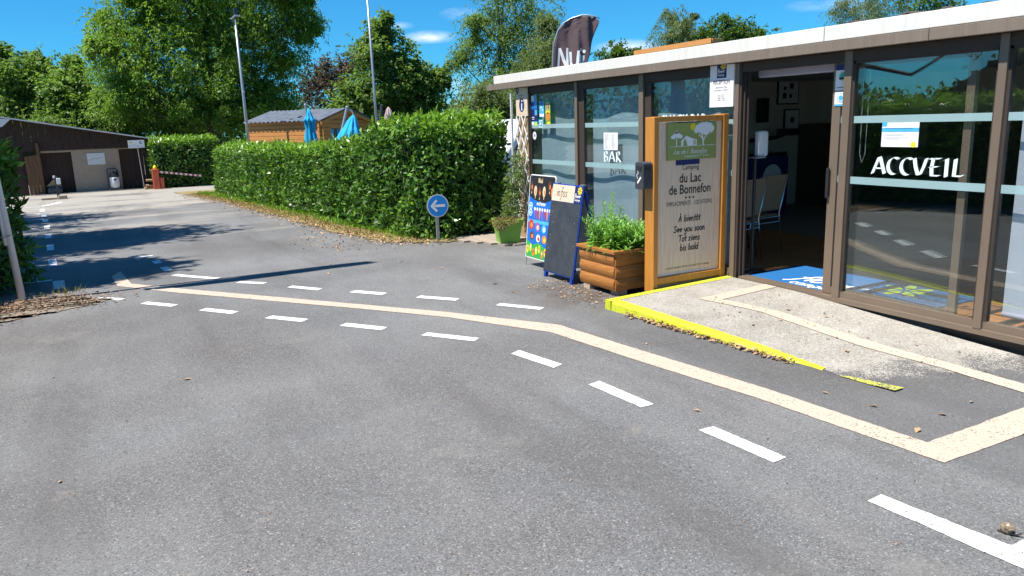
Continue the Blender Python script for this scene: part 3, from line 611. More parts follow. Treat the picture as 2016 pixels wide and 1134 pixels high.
for (a, b, x) in ((8.404, 8.345, 5.371), (7.075, 6.995, 5.371), (4.371, 4.300, 5.375), (3.147, 3.089, 5.371), (1.60, 1.54, 5.371), (.05, -.01, 5.371)):
    ob = MB().mat('bronze'); ob.box(x, 5.455, a, b, .145, 2.168); ob.build('mullion', B, bevel=.003)
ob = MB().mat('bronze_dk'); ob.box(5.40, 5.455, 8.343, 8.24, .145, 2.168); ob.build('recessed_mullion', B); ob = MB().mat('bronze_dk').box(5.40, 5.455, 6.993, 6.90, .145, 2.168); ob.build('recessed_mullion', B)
def window(y0, y1, x=5.395, z0=.145, z1=2.085, glass='glass', rail=.055, strips=True):
    W = MB().mat('bronze'); W.box(x, x+.045, y0, y1, z0, z0+rail); W.mat('bronze_dk').box(x, x+.045, y0, y0-.02, z0+rail, z1); W.box(x, x+.045, y1+.02, y1, z0+rail, z1); W.box(x, x+.045, y0, y1, z1-.02, z1+.002)
    W = W.build('window', B)
    P = MB().mat(glass); P.box(x+.018, x+.024, y0-.012, y1+.012, z0+rail-.01, z1-.01); P.build('pane', W)
    if strips:
        for (a, b) in ((1.60, 1.655), (1.112, 1.17)):
            S = MB().mat('frost'); S.box(x+.0145, x+.0165, y0-.022, y1+.022, a, b); S.build('frosted_strip', W)
    return W
W1 = window(9.60, 8.404, glass='glass_blind'); W2 = window(8.24, 7.075, glass='glass_blind'); W3 = window(6.90, 5.60, glass='glass_blind')
W4 = window(4.300, 3.147); W5 = window(3.089, 1.60); W6 = window(1.54, .05); W7 = window(-.01, -1.5)
for W, y0, y1 in ((W2, 8.24, 7.075),):
    L = MB().mat('vinyl_white'); fr = Fr((5.4085, 7.815, 1.192), (0, -1, 0), (0, 0, 1)); caps(L, fr, 'BAR', 0, 0, .120, 1.12, nibw=.105); L.build('lettering', W)
L = MB().mat('vinyl_white'); fr = Fr((5.4085, 4.075, 1.205), (0, -1, 0), (0, 0, 1)); caps(L, fr, 'ACCVEIL', 0, 0, .130, .96, nibw=.115); L.build('lettering', W4)
L = MB().mat('vinyl_white'); fr = Fr((5.4085, 6.72, 1.625), (0, -1, 0), (0, 0, 1)); 
sans(L, fr, 'SNACK BAR', .36, 0, .13, bold=.004); L.build('lettering', W3)
# the open door leaf, slid behind the fixed pane
SD = MB().mat('bronze'); x = 5.44
SD.box(x, x+.04, 4.523, 4.440, .148, 2.085); SD.box(x, x+.04, 3.39, 3.33, .148, 2.085); SD.box(x+.001, x+.039, 4.44, 3.39, .148, .21); SD.box(x+.001, x+.039, 4.44, 3.39, 2.04, 2.084)
SD = SD.build('sliding_door', B, bevel=.002)
MB().mat('glass').box(x+.017, x+.023, 4.45, 3.38, .2, 2.05).build('pane', SD)
for (a, b) in ((1.60, 1.655), (1.112, 1.17)): MB().mat('frost').box(x+.012, x+.015, 4.438, 4.30, a, b).build('frosted_strip', SD)
h = MB().mat('black'); h.box(x-.03, x-.012, 4.525, 4.497, .98, 1.23); h.box(x-.013, x+.001, 4.52, 4.50, 1.0, 1.02); h.box(x-.013, x+.001, 4.52, 4.50, 1.19, 1.21); h.build('door_handle', SD, bevel=.003)
# blinds
def blind(y0, y1, x, z0, z1, mat, wave=.013, name='roller_blind'):
    m = MB().mat(mat); n = 24; V = []
    for j, xx in enumerate((0, .004)):
        for k in range(n+1):
            y = y0+(y1-y0)*k/n; t = x+wave*math.sin(y*3.1+1.0)+wave*.6*math.sin(y*7.3)
            for z in (z0, z1): V.append((t+xx, y, z))
    F = []; b = 2*(n+1)
    for k in range(n): F += [(2*k, 2*k+1, 2*k+3, 2*k+2), (b+2*k, b+2*k+2, b+2*k+3, b+2*k+1)]
    m.add(V, F); return m.build(name, B, smooth=True)
blind(9.44, 8.42, 5.50, .2, 2.13, 'blind'); blind(8.19, 7.09, 5.50, .2, 2.13, 'blind'); blind(6.88, 5.64, 5.50, .2, 2.13, 'blind')
blind(3.03, 1.62, 5.52, .26, 2.13, 'blind_right', .006)
m = MB().mat('lavender'); m.tube([(5.52, 3.03, .25), (5.52, 1.62, .25)], .018, 10); m.build('blind_bar', B, smooth=True)
m = MB().mat('lavender'); m.box(5.58, 5.68, 5.50, 4.40, 2.03, 2.135); m.build('blind_cassette', B, bevel=.01)
m = MB().mat('ink_white'); m.tube([(5.50, 4.22, 2.0), (5.50, 4.225, 1.35), (5.50, 4.25, 1.28), (5.50, 4.275, 1.35), (5.50, 4.28, 2.0)], .0018, 5); m.build('blind_cord', B)
# walls inside
MB().mat('wall_in').box(5.50, 11.0, 9.72, 9.9, 0, 2.3).build('end_wall', B)
MB().mat('wall_in').box(11.0, 11.2, 5.0, 9.9, 0, 2.3).box(11.0, 11.2, -3, 4.999, 0, .7).build('back_wall', B)  # unseen opening above the low part, added to let daylight into the room
MB().mat('wall_in').box(5.40, 11.2, -3.2, -3.001, 0, 2.3).build('near_wall', B)
MB().mat('wall_dk').box(10.85, 10.99, 5, 9.7, 0.0, 1.5).build('wainscot', B)
FL = MB().mat('grout'); FL.box(5.50, 11.0, -3, 9.9, .0, .112); FL = FL.build('floor', origin=(5.5, 0, 0), kind='structure')
tm = MB().mat('tile'); tm.box(5.5, 5.806, 0, .306, 0, .010); t0 = tm.build('tile', FL); t0.location = (0, 0, 0); first = True
for j in range(22):
    for i in range(8):
        x, y = 5.506+i*.315, 1.55+j*.315
        if y > 8.3: continue
        o = t0 if first else copy_obj(t0, FL); first = False
        o.location = (x-5.5, y, .1115+random.uniform(0, .0012))

# ------------------------------------------------------------------ doormat
m = MB(); fr = Fr((5.47, 5.54, .1245), (0, -1, 0), (1, 0, 0)); m.mat('mat_blue').box(5.47, 6.33, 5.54, 3.66, .1235, .134)
fr = Fr((5.47, 5.54, .1345), (0, -1, 0), (1, 0, 0))
m.mat('ink_white'); hand(m, fr, 'flower', .42, .27, .135, .034, 1, .25); hand(m, fr, 'campings', .52, .10, .075, .020, 1, .1)
m.mat('ink_lime'); daisy(m, fr, 1.36, .62, .24, 1, 7, .1)
m.build('doormat', label='blue entrance mat with flower lettering and yellow petals inside the doorway', cat='doormat')

# ================================================================== SIGN BOARD
S = thing('welcome_board', 'tall orange wooden camping board with farewell words beside the door', 'sign board', (4.9, 5.70, .0))
MB().mat('wood').box(4.462, 4.515, 5.64, 5.775, .06, 1.70).build('post', S, bevel=.005)
MB().mat('wood').box(5.298, 5.362, 5.64, 5.775, .10, 1.71).build('post', S, bevel=.005)
MB().mat('wood').box(4.516, 5.297, 5.645, 5.77, 1.652, 1.702).build('top_rail', S, bevel=.004)
MB().mat('wood').box(4.516, 5.297, 5.643, 5.77, .135, .20).build('bottom_rail', S, bevel=.004)
MB().mat('wood_pale').box(4.47, 5.35, 5.66, 5.77, .01, .13).build('plinth', S, bevel=.004)
PN = MB().mat('panel_wood').box(4.517, 5.296, 5.672, 5.70, .202, 1.650).build('panel', S)
MB().mat('ink_white').box(4.530, 5.285, 5.668, 5.6715, .215, .222).build('seal', S)
P = MB(); fr = Fr((0, 5.671, 0), (1, 0, 0), (0, 0, 1)); K = .985
P.mat('ink_navy'); rect(P, fr, 4.74, 1.25, 5.03, 1.65, 1); P.mat('ink_yellow'); daisy(P, fr, 5.09, 1.60, .10, 2)
P.mat('ink_black')
sans(P, fr, 'Camping', 4.92, 1.205, .068, 2, xs=.85); sans(P, fr, 'du Lac', 4.92, 1.085, .125, 2, bold=.0012, xs=.82); sans(P, fr, 'de Bonnefon', 4.92, .978, .125, 2, bold=.0012, xs=.80)
for k in (-1, 0, 1): star(P, fr, 4.915+k*.045, .940, .016, 2)
P.mat('ink_grey'); sans(P, fr, 'EMPLACEMENTS - LOCATIONS', 4.915, .868, .058, 2, xs=.70)
P.mat('ink_black')
for s_, z in (('À bientôt', .712), ('See you soon', .612), ('Tot ziens', .520), ('bis bald', .430)): hand(P, fr, s_, 4.92, z, .034, .0085, 2, .12, True)
P.mat('ink_grey'); sans(P, fr, 'camping indépendant adhérent à la chaîne Flower Campings', 4.905, .265, .028, 2, xs=.80)
P.build('print', S)
# green logo plate
G = MB().mat('olive').box(4.625, 5.215, 5.650, 5.662, 1.300, 1.640)
fr = Fr((4.625, 5.650, 1.300), (1, 0, 0), (0, 0, 1))
G.mat('ink_yellow'); disc(G, fr, .30, .30, .034, 1)
G.mat('ink_white')
for x, y, r in ((.36, .285, .035), (.39, .305, .03), (.42, .30, .04), (.46, .305, .04), (.50, .295, .04), (.53, .28, .03), (.34, .265, .028), (.45, .27, .05), (.52, .262, .024), (.40, .268, .035)): disc(G, fr, x, y, r, 2+x, 12)
for x, y, r in ((.07, .215, .022), (.10, .235, .026), (.13, .222, .024), (.155, .215, .018), (.10, .255, .015), (.05, .21, .015)): disc(G, fr, x, y, r, 2+x, 12)
stroke(G, fr, [(.425, .13), (.42, .18), (.40, .25)], .016, 3); stroke(G, fr, [(.425, .17), (.46, .22), (.50, .24)], .010, 3.3); stroke(G, fr, [(.42, .18), (.37, .23)], .009, 3.5); stroke(G, fr, [(.102, .13), (.102, .21)], .010, 3)
stroke(G, fr, [(.02, .125), (.57, .125)], .004, 3)
G.poly([fr(.158, .128, 2.2), fr(.182, .128, 2.2), fr(.185, .165, 2.2), fr(.205, .195, 2.2), fr(.212, .215, 2.2), fr(.158, .175, 2.2)])
G.poly([fr(.235, .128, 2.6), fr(.345, .128, 2.6), fr(.345, .185, 2.6), fr(.305, .19, 2.6), fr(.212, .222, 2.6), fr(.205, .2, 2.6)])
G.mat('olive')
for i in range(2):
    for j in range(3): rect(G, fr, .303+i*.017, .136+j*.015, .315+i*.017, .147+j*.015, 4)
G.mat('ink_white'); hand(G, fr, 'Lac de l', .07, .055, .024, .0045, 2, .35); hand(G, fr, 'Bonnefon', .27, .055, .026, .0045, 2, .35, dx=.08)
sans(G, fr, 'Camping Aveyron', .29, .022, .030, 2, xs=.85)
for k in range(3): star(G, fr, .435+k*.025, .032, .010, 2)
G.build('logo_plate', S, label='olive green plate with white trees and a small house')

# ashtray
A = MB().mat('anthracite'); pr = [(5.655, 1.06), (5.655, 1.285), (5.67, 1.30), (5.765, 1.30), (5.78, 1.285), (5.78, 1.06), (5.77, 1.05), (5.665, 1.05)]
A = MB().mat('anthracite'); A.prism([(4.35, y, z) for y, z in pr], (.105, 0, 0))
A = A.build('wall_ashtray', label='dark grey cigarette bin fixed to the orange board post', cat='ashtray', bevel=.006)
m = MB().mat('black'); m.box(4.365, 4.440, 5.652, 5.656, 1.225, 1.262); m.box(4.344, 4.351, 5.68, 5.755, 1.225, 1.262); m.build('slot', A)
m = MB().mat('ink_white'); fr = Fr((4.348, 5.765, 1.06), (0, -1, 0), (0, 0, 1)); stroke(m, fr, [(.03, .05), (.075, .10)], .018, 1); stroke(m, fr, [(.03, .09), (.015, .12), (.04, .14), (.03, .165)], .006, 1); m.build('print', A)

# ================================================================== WOODEN PLANTER + plants
PL = thing('wooden_planter', 'stained wooden planter box of rounded boards left of the orange sign board', 'planter', (4.6, 6.2, 0))
for k in range(3):
    z0 = .055+k*.122; z1 = z0+.118
    for side in range(4):
        m = MB().mat('wood_h'); n = 7
        prof = [(math.sin(math.pi*t/(n-1))*.016, z0+(z1-z0)*t/(n-1)) for t in range(n)]
        if side == 0: m.prism([(4.235-a, 5.945, z) for a, z in prof]+[(4.27, 5.945, z1), (4.27, 5.945, z0)], (0, .60, 0))
        if side == 1: m.prism([(4.236, 5.94-a, z) for a, z in prof]+[(4.236, 5.975, z1), (4.236, 5.975, z0)], (.70, 0, 0))
        if side == 2: m.prism([(4.94+a, 5.945, z) for a, z in prof]+[(4.905, 5.945, z1), (4.905, 5.945, z0)], (0, .60, 0))
        if side == 3: m.prism([(4.236, 6.55+a, z) for a, z in prof]+[(4.236, 6.515, z1), (4.236, 6.515, z0)], (.70, 0, 0))
        m.build('board', PL)
for (x0, x1, y0, y1) in ((4.205, 4.29, 5.915, 6.585), (4.292, 4.97, 5.915, 5.99), (4.292, 4.97, 6.51, 6.585), (4.895, 4.97, 5.992, 6.508)):
    MB().mat('wood_h').box(x0, x1, y0, y1, .421, .452).build('rim', PL, bevel=.004)
MB().mat('earth').box(4.29, 4.895, 5.99, 6.51, .08, .40).build('soil', PL)
for (x, y) in ((4.29, 6.44), (4.33, 6.02), (4.85, 6.02), (4.85, 6.44)):
    MB().mat('brick').box(x-.05, x+.07, y-.05, y+.06, -.002, .053).build('brick', PL)

def herb(name, label, cat, base, specs, mat, leafL, leafW, mats=None):
    """stems with whorled leaves; specs = list of (x,y,height,leanx,leany,density)"""
    T = thing(name, label, cat, base); sm = MB().mat(mat); Ps, Ds, Ns, Ls = [], [], [], []
    for (x, y, h, lx, ly, nl) in specs:
        pts = [Vector((base[0]+x+lx*t*t, base[1]+y+ly*t*t, base[2]+h*t)) for t in (0, .25, .5, .75, 1)]
        sm.tube(pts, [.005, .004, .004, .003, .002], 5)
        for k in range(nl):
            t = .05+.95*k/nl; i = min(3, int(t*4)); f = t*4-i; p = pts[i].lerp(pts[i+1], f); a = k*2.4+random.random()
            el = .15+.9*t*t; d = Vector((math.cos(a)*math.cos(el), math.sin(a)*math.cos(el), math.sin(el)-.15)); Ps.append(p); Ds.append(d)
            Ns.append(Vector((-math.cos(a)*math.sin(el), -math.sin(a)*math.sin(el), 1))); Ls.append(leafL*(1.15-.75*t)*random.uniform(.8, 1.2))
    sm.build('stem', T)
    V, F = leaf_arrays(np.array(Ps), np.array(Ds), np.array(Ns), np.array(Ls), np.array(Ls)*leafW/leafL); np_mesh('foliage', V, F, [mat], T)
    return T
sp = [(random.uniform(-.28, .18), random.uniform(-.22, .2), random.uniform(.20, .34), random.uniform(-.20, .06), random.uniform(-.16, .12), 30) for _ in range(85)]
sp += [(-.16, .0, .58, .0, -.02, 60), (-.20, .05, .50, -.02, 0, 55), (-.27, .12, .45, -.03, .04, 50), (-.10, -.05, .44, .02, 0, 50), (-.22, -.08, .40, -.03, -.04, 50), (-.12, .1, .46, .05, .05, 44)]
sp += [(random.uniform(-.22, .12), random.uniform(-.18, -.05), random.uniform(.06, .20), random.uniform(-.10, .10), random.uniform(-.24, -.12), 22) for _ in range(34)]+[(random.uniform(-.24, -.12), random.uniform(-.15, .15), random.uniform(.08, .20), random.uniform(-.20, -.08), random.uniform(-.08, .08), 22) for _ in range(22)]
herb('leafy_plant', 'bushy fresh green upright plant filling the wooden planter', 'plant', (4.56, 6.22, .40), sp, 'herb', .115, .030)
sp = [(random.uniform(-.12, .16), random.uniform(-.22, .2), random.uniform(.14, .28), random.uniform(-.05, .08), random.uniform(-.08, .08), 26) for _ in range(36)]
FPt = herb('flowering_plant', 'small plant with white and red flowers at right end of planter', 'plant', (4.76, 6.18, .40), sp, 'herb', .055, .026)
for (dx, dy, dz, r, mt) in ((.02, -.20, .18, .022, 'ink_white'), (.07, -.22, .03, .024, 'ink_white'), (-.09, -.16, .14, .014, 'ink_white'), (-.02, -.14, .12, .012, 'ink_white'), (.08, -.18, .30, .02, 'ink_red'), (.05, -.1, .25, .014, 'ink_red'), (-.06, -.1, .28, .012, 'ink_orange'), (.09, -.15, .2, .014, 'ink_red')):
    m = MB().mat(mt); fr = Fr((4.76+dx, 6.18+dy, .40+dz), (1, 0, 0), (0, .3, 1)); daisy(m, fr, 0, 0, r, 1, 6); m.lathe((4.76+dx, 6.18+dy, .40+dz), [(.001, -.006), (r*.6, -.002), (r*.5, .008), (.001, .012)], 8); m.build('flower', FPt)

# ================================================================== A-FRAME CHALKBOARD
C = thing('chalkboard_stand', 'blue framed black chalkboard stand with an infos header', 'chalkboard', (4.45, 6.93, 0))
tilt = Vector((.16, 0, .985)).normalized(); u = Vector((0, -1, 0)); O = Vector((4.205, 7.265, .06))
def face(O, v, n_off, w, h, t, mat, name, par, y0=0): 
    m = MB().mat(mat); n = u.cross(v); c = O+u*(w/2)+v*(h/2+y0)+n*n_off; m.obox(c, u, v, n, w/2, h/2, t/2); return m.build(name, par, bevel=.003)
n = u.cross(tilt)
face(O, tilt, 0, .62, .98, .016, 'blueframe', 'front_frame', C)
MB().mat('chalk').obox(O+u*.31+tilt*.40+n*.0105, u, tilt, n, .297, .385, .002).build('chalk_surface', C)
m = MB(); fr = Fr(O+n*.0095, u, tilt)
m.mat('sign_wood'); rect(m, fr, .012, .79, .46, .968, 1); flower_logo(m, fr, .46, .792, .153, 1)
m.mat('ink_black'); hand(m, fr, '. infos', .05, .845, .052, .007, 2, .1)
m.mat('ink_grey')
fr2 = Fr(O+n*.0125, u, tilt)
for _ in range(42):
    x, y = random.uniform(.04, .58), random.uniform(.05, .74); stroke(m, fr2, [(x, y), (x+random.uniform(-.015, .015), y+random.uniform(-.02, .02))], .0022, 1)
m.mat('ink_white')
for _ in range(26):
    x, y = random.choice([random.uniform(.03, .09), random.uniform(.1, .55), random.uniform(.53, .6)]), random.uniform(.25, .76); stroke(m, fr2, [(x, y), (x+random.uniform(-.012, .012), y+random.uniform(-.012, .012))], .0016, 1)
m.build('print', C)
for yy in (7.225, 6.685):
    m = MB().mat('blueframe'); m.prism([(4.19, yy-.02, -.0), (4.225, yy-.02, -.0), (4.24, yy-.02, .09), (4.205, yy-.02, .09)], (0, .04, 0)); m.build('leg', C)
# rear half leans the other way
tb = Vector((-.22, 0, .975)).normalized(); Ob = Vector((4.60, 7.265, .08)); nb = u.cross(tb)
MB().mat('board_back').obox(Ob+u*.31+tb*.46, u, tb, nb, .29, .44, .006).build('rear_panel', C)
for yy in (7.265-.02, 6.645+.02):
    m = MB().mat('blueframe'); m.obox(Vector((4.60, yy, 0))+tb*.49, (0, 1, 0), tb, nb, .02, .50, .016); m.build('rear_leg', C, bevel=.002)
MB().mat('wood_pale').box(4.30, 4.53, 6.648, 6.662, .42, .445).build('brace', C)
for yy in (7.2, 6.7): MB().mat('steel').box(4.355, 4.40, yy-.03, yy+.03, 1.02, 1.035).build('hinge', C)

# ================================================================== ICE CREAM STAND
I = thing('ice_cream_stand', 'blue ice cream price stand with a black rounded top behind chalkboard', 'menu stand', (4.5, 7.7, 0))
v = Vector((.10, 0, .995)).normalized(); O = Vector((4.385, 8.00, .10)); n = u.cross(v)
m = MB().mat('ink_white'); W_, H_ = .60, .99
outl = [(0, 0), (W_, 0), (W_, H_-.05)]+arc(W_-.05, H_-.05, .05, .05, 0, 90, 5)[1:]+arc(.05, H_-.05, .05, .05, 90, 180, 5)
m.prism([O+u*a+v*b_-n*.006 for a, b_ in outl], n*.010); m.build('panel', I)
fr = Fr(O+n*.0045, u, v); m = MB()
m.mat('ink_blue'); rect(m, fr, .012, .012, W_-.012, .74, 1)
m.mat('ink_black'); m.poly([fr(a*.96+.012, min(.978, b_), 1.2) for a, b_ in [(0, .74), (.1, .70), (.25, .675), (.4, .675), (.5, .70), (W_, .74), (W_, H_-.05)]+arc(W_-.05, H_-.05, .05, .05, 0, 90, 5)[1:]+arc(.05, H_-.05, .05, .05, 90, 180, 5)])
m.mat('ink_cream'); hand(m, fr, 'Nuii', .215, .90, .030, .010, 3, 0)
for k, (x, y, mt) in enumerate(((.065, .85, 'ink_brown'), (.155, .80, 'ink_cream'), (.255, .79, 'ink_brown'), (.355, .80, 'ink_cream'), (.475, .87, 'ink_brown'), (.54, .80, 'ink_orange'))):
    m.mat(mt); disc(m, fr, x, y, .034, 2, 14, .062); m.mat('ink_orange' if mt != 'ink_orange' else 'ink_cream'); disc(m, fr, x+.008, y-.01, .014, 3, 10, .03); m.mat('ink_cream'); rect(m, fr, x-.006, y-.09, x+.006, y-.06, 2.5)
m.mat('ink_sky'); rect(m, fr, .012, .42, W_-.012, .46, 1.5)
m.mat('ink_white'); hand(m, fr, 'extreme', .20, .635, .030, .008, 3, .3)
for k in range(7):
    x = .16+k*.058; m.mat(('ink_purple', 'ink_red', 'ink_orange')[k % 3]); m.poly([fr(x, .47, 2), fr(x+.012, .47, 2), fr(x+.026, .58, 2), fr(x-.014, .58, 2)]); m.mat('ink_white'); disc(m, fr, x+.006, .59, .02, 2.5, 10)
for (x, y, c1, t_) in ((.065, .62, 'ink_sky', ''), (.065, .54, 'ink_sky', '')):
    m.mat('ink_white'); disc(m, fr, x, y, .042, 2, 16); m.mat(c1); disc(m, fr, x, y, .034, 3, 16); m.mat('ink_white'); rect(m, fr, x-.024, y-.006, x+.024, y+.006, 4)
for (x, y, r, a, b_) in ((.10, .40, .060, 'ink_red', 'ink_orange'), (.25, .38, .055, 'ink_purple', 'ink_cream'), (.13, .27, .05, 'ink_brown', 'ink_orange'), (.40, .37, .05, 'ink_sky', 'ink_white'), (.28, .25, .045, 'ink_white', 'ink_red'), (.42, .25, .05, 'ink_orange', 'ink_yellow'), (.53, .33, .04, 'ink_red', 'ink_white')):
    m.mat(a); disc(m, fr, x, y, r, 2, 16); m.mat(b_); disc(m, fr, x+.01, y-.006, r*.55, 3, 12)
m.mat('ink_green'); m.poly([fr(a, b_, 1.6) for a, b_ in [(.012, .012), (W_-.012, .012), (W_-.012, .19), (.45, .15), (.3, .20), (.15, .16), (.012, .22)]])
for k in range(8):
    x = .05+k*.068; y = .10+.03*math.sin(k*2.1); m.mat(('ink_yellow', 'ink_lime', 'ink_orange')[k % 3]); disc(m, fr, x, y, .026, 3, 12, .05); m.mat('ink_white' if k % 2 else 'ink_red'); disc(m, fr, x, y+.01, .010, 4, 8, .018)
m.build('print', I)
for a in (.02, W_-.02):
    p = O+u*a; m = MB().mat('steel'); m.tube([p+v*.95, p-v*.10], .007, 6); m.build('leg', I)
    m = MB().mat('steel'); m.tube([p+v*.95, (p.x+.42, p.y, .004)], .007, 6); m.build('leg', I)

# ================================================================== GREEN POT, TRELLIS, VINE
Q = thing('green_pot', 'square lime green plastic pot by the trellis post', 'flower pot', (4.98, 9.6, 0))
def frust(m, cx, cy, z0, z1, a0, a1):
    V = [(cx+i*a, cy+j*a, z) for z, a in ((z0, a0), (z1, a1)) for i, j in ((-1, -1), (1, -1), (1, 1), (-1, 1))]
    m.add(V, [(0, 3, 2, 1), (0, 1, 5, 4), (1, 2, 6, 5), (2, 3, 7, 6), (3, 0, 4, 7)]); return m
m = MB().mat('greenpot'); frust(m, 0, 0, 0, .27, .135, .17); o = m.build('body', origin=(0, 0, 0), bevel=.006); o.parent = Q; o.rotation_euler = (0, 0, R(-14))
m = MB().mat('greenpot')
V = [(i*a, j*a, z) for z, a in ((.26, .182), (.355, .195), (.355, .175), (.30, .172)) for i, j in ((-1, -1), (1, -1), (1, 1), (-1, 1))]
m.add(V, [(4*r_+k, 4*r_+(k+1) % 4, 4*r_+4+(k+1) % 4, 4*r_+4+k) for r_ in range(3) for k in range(4)]); o = m.build('rim', origin=(0, 0, 0), bevel=.003); o.parent = Q; o.rotation_euler = (0, 0, R(-14))
m = MB().mat('earth'); m.box(-.17, .17, -.17, .17, .28, .325); o = m.build('soil', origin=(0, 0, 0)); o.parent = Q; o.rotation_euler = (0, 0, R(-14))
def blobleaves(name, parent, c, rad, n, mat, L, Wd, seed=1, droop=0):
    r_ = np.random.default_rng(seed); d = unit(r_.normal(size=(n, 3))); P = np.array(c)+d*np.array(rad)*(r_.random((n, 1))**.4); Dd = d+r_.normal(size=(n, 3))*.7+np.array([0, 0, .3-droop])
    V, F = leaf_arrays(P, Dd, r_.normal(size=(n, 3))+np.array([-.3, 0, 1.2]), L*r_.uniform(.7, 1.3, n), Wd*r_.uniform(.7, 1.3, n)); return np_mesh(name, V, F, [mat], parent)
T = thing('sedum_plant', 'low dry sedum spilling over the green pot rim', 'plant', (4.95, 9.55, .32)); blobleaves('foliage', T, (4.90, 9.50, .34), (.22, .20, .06), 900, 'drysedum', .03, .015, 3); blobleaves('foliage', T, (4.78, 9.42, .30), (.10, .10, .08), 260, 'drysedum', .03, .015, 4, .8)
TR = thing('trellis', 'white expanding wooden trellis fixed on the brown corner post', 'trellis', (5.36, 9.8, 0))
fr = Fr((5.355, 9.97, .25), (0, -1, 0), (0, 0, 1)); Wt, Ht, st = .36, 1.52, .30
for s_ in (1, -1):
    k = -3
    while k*st < Ht+.4:
        z0, z1 = k*st, k*st+Wt*1.9; xa, xb = (0, Wt) if s_ > 0 else (Wt, 0); ta, tb_ = 0, 1
        if z1 > 0 and z0 < Ht:
            ta = max(0, -z0/(z1-z0)); tb_ = min(1, (Ht-z0)/(z1-z0)); m = MB().mat('white')
            a = fr(xa+(xb-xa)*ta, z0+(z1-z0)*ta); b_ = fr(xa+(xb-xa)*tb_, z0+(z1-z0)*tb_)
            if (b_-a).length > .03:
                d = (b_-a).normalized(); m.obox((a+b_)/2+Vector((-.008 if s_ > 0 else .001, 0, 0)), d, d.cross(Vector((1, 0, 0))), (1, 0, 0), (b_-a).length/2, .009, .004); m.build('slat', TR)
        k += 1
m = MB().mat('white'); m.box(5.30, 5.33, 9.985, 10.005, 0, 2.1); m.build('side_rail', TR)
VN = thing('climbing_vine', 'thin climbing vine with small leaves growing up the trellis', 'vine', (5.2, 9.66, .3))
m = MB().mat('bark')
for dx, dy in ((0, 0), (.03, .02), (-.02, .03)): m.tube([(5.02+dx, 9.6+dy, .3), (5.08+dx, 9.65, .6), (5.2+dx*2, 9.72+dy*3, .9), (5.28, 9.78+dy*4, 1.25)], .006, 5)
m.build('stem', VN)
for c, rad, nn in (((5.06, 9.62, .55), (.12, .10, .22), 420), ((5.14, 9.66, .85), (.14, .12, .22), 420), ((5.26, 9.76, 1.1), (.09, .12, .22), 260), ((5.0, 9.56, .42), (.12, .12, .10), 220), ((5.24, 9.72, .5), (.06, .08, .25), 200)): blobleaves('foliage', VN, c, rad, nn, 'vine', .05, .02, int(c[2]*100))

# info sign on the post
m = MB().mat('sign_wood').box(5.358, 5.373, 9.935, 9.60, 1.775, 2.165); fr = Fr((5.358, 9.935, 1.775), (0, -1, 0), (0, 0, 1))
m.mat('ink_navy'); disc(m, fr, .17, .15, .075, 1, 24, .095); daisy(m, fr, .05, .36, .06, 1, 8); m.mat('ink_white'); hand(m, fr, 'i', .150, .085, .085, .026, 2, .1); m.mat('ink_grey'); sans(m, fr, 'Réception', .15, .28, .035, 1); sans(m, fr, 'Accueil', .15, .25, .028, 1)
m.build('information_sign', label='wood look sign with a blue information letter above the trellis', cat='sign')
# reception plate by the door
m = MB().mat('ink_white').box(5.352, 5.369, 5.905, 5.585, 1.775, 2.166); fr = Fr((5.352, 5.905, 1.775), (0, -1, 0), (0, 0, 1)); flower_logo(m, fr, .095, .27, .13, 1)
m.mat('ink_grey'); sans(m, fr, 'RÉCEPTION', .16, .215, .054, 1, bold=.001, xs=.8)
for k, s_ in enumerate(('Bienvenue Chez', 'Christelle et Thierry')): sans(m, fr, s_, .16, .175-k*.026, .028, 1, xs=.85)
for k, s_ in enumerate(('basse saison', 'haute saison', '9h00 à 12h00', '14h00 à 19h00')): sans(m, fr, s_, .16, .108-k*.017, .018, 1)
m.build('reception_sign', label='white reception sign hanging at the top of the door post', cat='sign')
# window stickers and papers
def paper(name, label, cat, x, y0, z0, w_, h_, base, items=(), group=None):
    m = MB().mat(base).box(x, x+.0012, y0, y0-w_, z0, z0+h_); fr = Fr((x, y0, z0), (0, -1, 0), (0, 0, 1))
    for it in items:
        m.mat(it[0])
        if it[1] == 'r': rect(m, fr, it[2]*w_, it[3]*h_, it[4]*w_, it[5]*h_, it[6] if len(it) > 6 else 1)
        if it[1] == 'd': disc(m, fr, it[2]*w_, it[3]*h_, it[4]*w_, it[5] if len(it) > 5 else 1)
        if it[1] == 't': sans(m, fr, it[2], it[3]*w_, it[4]*h_, it[5], 3)
    return m.build(name, label=label, cat=cat, group=group)
xg = 5.4105
paper('sticker', 'blue and white sticker column at left edge of bar window', 'sticker', xg, 9.585, 1.86, .165, .19, 'ink_blue', (('ink_white', 'r', .05, .55, .5, .98), ('ink_sky', 'r', .55, .2, .98, .98)))
paper('sticker', 'dark blue sticker with white text lines under the top sticker', 'sticker', xg, 9.585, 1.70, .165, .155, 'ink_navy', (('ink_sky', 'r', .6, .5, .98, .98), ('ink_white', 'r', .1, .3, .5, .36), ('ink_white', 'r', .1, .15, .5, .2)))
paper('sticker', 'pale blue sticker low in the corner of the bar window', 'sticker', xg, 9.585, 1.63, .165, .065, 'ink_sky', (('ink_lime', 'r', .5, .1, .95, .8), ('ink_white', 'r', .05, .3, .4, .9)))
paper('sticker', 'tall light blue sticker with white spots on bar window', 'sticker', xg, 9.36, 1.75, .13, .215, 'ink_sky', (('ink_white', 'd', .4, .6, .12), ('ink_white', 'd', .7, .45, .1), ('ink_white', 'r', .05, .03, .95, .2), ('ink_blue', 'd', .5, .85, .2)))
